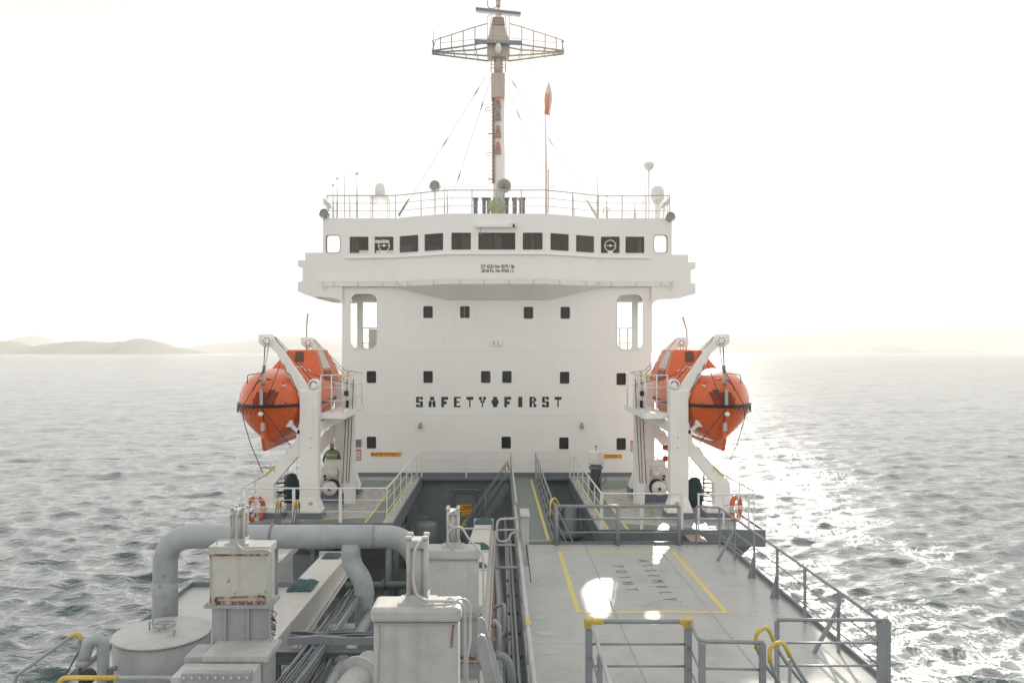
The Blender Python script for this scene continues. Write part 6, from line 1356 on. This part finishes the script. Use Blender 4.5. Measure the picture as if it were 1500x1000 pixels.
pipe_run('thin dark pipe deep in the right trench', [(-.12, 8, -6.9), (-.12, 26, -6.9)], .08, 'mast_dark', (5, 10))
pipe_run('brown lagged pipe rising beside the middle box', [(-.18, 11.0, -6.4), (-.12, 12.0, -5.2), (-.12, 12.6, -5.1)], .1, 'mast_dark')
pipe_run('u shaped grey pipe bend, upper one in the trench', [(-.1, 15.6, -5.1), (.12, 15.5, -4.95), (.14, 15.3, -5.5), (-.1, 15.2, -5.6)], .035, 'box')
pipe_run('grey valve pipe with elbow in the middle of the trench', [(-.15, 14.0, -4.85), (0, 13.9, -4.8), (.02, 13.8, -5.3), (-.15, 13.7, -5.45)], .05, 'box', (.1,))
pipe_run('long grey cargo pipe under the boat deck at left', [(-6.8, 19.5, -6.9), (-.2, 19.6, -6.9)], .14, 'pipe', (1, 3, 5))
pipe_run('second grey cargo pipe across the port main deck', [(-7.0, 17.5, -6.6), (-4.0, 17.5, -6.6), (-3.9, 17.4, -7.5)], .11, 'pipe', (1,))
pipe_run('green painted pipe crossing behind the left girder', [(-4.0, 20.5, -6.1), (-1.0, 20.6, -6.1)], .1, 'lowgreen', (1, 2))
rr = random.Random(12)
for i in range(9):
    x = rr.choice((-2.9, -2.3, -1.5, -1.0, -.05, .1)) + rr.uniform(-.1, .1); y = 11 + i * 1.7 + rr.uniform(-.4, .4); z = MD; hgt = rr.uniform(.7, 1.4)
    t = thing('deck_valve', '%s hand wheel valve on the main deck, %s' % ('grey' if i % 2 else 'dark green', ('in front of the curved pipe', 'below the left girder', 'beside the middle box', 'near the wrapped pipe branch', 'in the trench by the tube gate', 'left of the right girder', 'under the left girder end', 'before the round drum tank', 'nearest to the SOPEP door')[i]), 'valve', (x, y, z), 'valves on the main deck between the girders')
    MB().lathe((x, y, z), [(.16, 0), (.16, .04), (.08, .06), (.08, .3), (.15, .36), (.15, .55), (.06, .6), (.04, hgt)], 12).build('valve_body', 'bulkhead' if i % 3 else 'lowgreen', t)
    MB().ring((x, y, z + hgt), .17, .018, 16, 6, 'z').bar((x - .16, y, z + hgt), (x + .16, y, z + hgt), .02).bar((x, y - .16, z + hgt), (x, y + .16, z + hgt), .02).build('hand_wheel', 'grey' if i % 2 else 'lowgreen', t)
for i, (x, y, sx, sy, h, mt, lab) in enumerate(((-2.0, 22.5, 1.2, .9, 1.0, 'lowgreen', 'dark green machinery block under the left boat deck'), (-1.9, 20.9, 1.1, .5, 1.2, 'tarp', 'dark teal covered machine beyond the curved pipe'), (-.05, 17.6, .5, .6, .8, 'bulkhead', 'dark motor box in the trench near the tube gate'), (0, 12.9, .36, .4, 1.4, 'bulkhead', 'small grey motor box deep in the trench'), (-5.6, 24.6, 1.4, 1.2, 1.4, 'bulkhead', 'dark box under the port boat deck'), (4.6, 24.5, 1.6, 1.2, 1.5, 'bulkhead', 'dark box under the right boat deck'))):
    t = thing('deck_machine', lab, 'machinery', (x, y, MD))
    MB().box(x - sx / 2, x + sx / 2, y - sy / 2, y + sy / 2, MD + .1, MD + h).build('casing', mt, t, bevel=.04)
    MB().cyl((x - sx * .3, y, MD + h), (x + sx * .3, y, MD + h), .12, 12).build('motor', mt, t)
    MB().box(x - sx / 2 - .05, x + sx / 2 + .05, y - sy / 2 - .05, y + sy / 2 + .05, MD, MD + .1).build('bed', 'grey', t)
# cable tray across and along
def tray(label, a, b, w, ncab, seed):
    a, b = Vector(a), Vector(b); d_ = (b - a).normalized(); sd_ = d_.cross(UZ).normalized(); t = thing('cable_tray', label, 'cable tray', a - Vector((0, 0, .1)))
    for sg in (-1, 1): MB().bar(a + sd_ * w / 2 * sg, b + sd_ * w / 2 * sg, .02, .1).build('side_rail', 'rail_grey', t)
    n = int((b - a).length / .3)
    for k in range(n): q = a + d_ * (.15 + k * .3); MB().bar(q - sd_ * w / 2, q + sd_ * w / 2, .03, .015).build('rung', 'rail_grey', t)
    rr = random.Random(seed)
    for k in range(ncab):
        o = -w / 2 + w * (k + .5) / ncab; pts = []; L_ = (b - a).length; m_ = 9
        for i in range(m_ + 1): pts.append(a + d_ * L_ * i / m_ + sd_ * (o + rr.uniform(-.03, .03)) + UZ * (.03 + rr.uniform(0, .04)))
        MB().tube(pts, rr.uniform(.007, .013), 6, bend=.2).build('cable', rr.choice(('wire', 'grey', 'grey', 'pipe')), t)
tray('cable tray full of dark cables slanting beside the left girder', (-2.62, 7.5, -4.0), (-2.34, 13.0, -3.98), .24, 9, 1)
tray('second cable tray at the bottom left of the pale pipe', (-2.42, 7.5, -4.2), (-2.3, 10.5, -4.15), .12, 4, 2)
tray('cable tray crossing from the left girder to the nearest box', (-2.85, 10.7, -3.90), (-.9, 10.7, -3.90), .2, 6, 3)
for y, z, lab in ((10.62, -4.05, 'grey cross beam carrying the cable tray behind the nearest box'), (12.0, -5.6, 'grey cross beam low between girders'), (8.2, -5.4, 'lowest cross beam near the bottom edge')):
    t = thing('cross_beam', lab, 'beam', (-2, y, MD)); MB().box(-3.1, -.75, y - .06, y + .06, z - .16, z - .13).box(-3.1, -.75, y - .01, y + .01, z - .13, z).box(-3.1, -.75, y - .06, y + .06, z, z + .02).build('i_section', 'grey', t)
    for x in (-3.0, -2.05, -.85): MB().box(x - .05, x + .05, y - .05, y + .05, MD, z - .16).build('leg', 'bulkhead', t)
for k, y in enumerate((11.35, 10.85, 9.5, 20.3, 18.2)):
    tag(MB().cyl((-.25, y, -5.0), (.44, y, -5.0), .035, 8).build('cross_pipe', 'pipe'), ('thin pipe bridging the trench, %s' % ('nearer of the pair beside the middle box', 'second of pair beside the middle box', 'lowest one at bottom edge', 'far one beneath the tube gate', 'one just before the tube gate')[k]), 'pipe')
t = thing('slanting_plate', 'pair of grey slanting support plates right of the nearest box', 'bracket', (-.2, 8.0, MD))
for pl, Y in (([(700, 906), (705, 904), (710, 908), (745, 1030), (728, 1030), (699, 918)], 8.2), ([(699, 934), (704, 929), (710, 931), (713, 938), (735, 1030), (716, 1030), (698, 944)], 7.8)):
    MB().prism([(XX(a, Y), ZZ(b, Y)) for a, b in pl], Y, Y + .04).build('plate', 'box_low', t, bevel=.006)
tag(MB().tube([P(728, 958, 9.5), P(741, 962, 9.5), P(748, 975, 9.5), P(750, 1010, 9.5)], .05, 8, bend=.1).build('curved_duct', 'grey'), 'curved grey duct end at the bottom of the pipe trench', 'duct')
t = thing('wire_basket', 'small wire rack at the bottom of the trench', 'rack', P(733, 1000, 9.6))
m = MB()
for k in range(4): m.cyl(P(722 + k * 4, 955 + k, 9.6), P(724 + k * 4, 1000, 9.6), .007, 5)
for k in range(6): m.cyl(P(722, 958 + k * 7, 9.6), P(737, 961 + k * 7, 9.6), .006, 5)
m.build('frame', 'box', t)
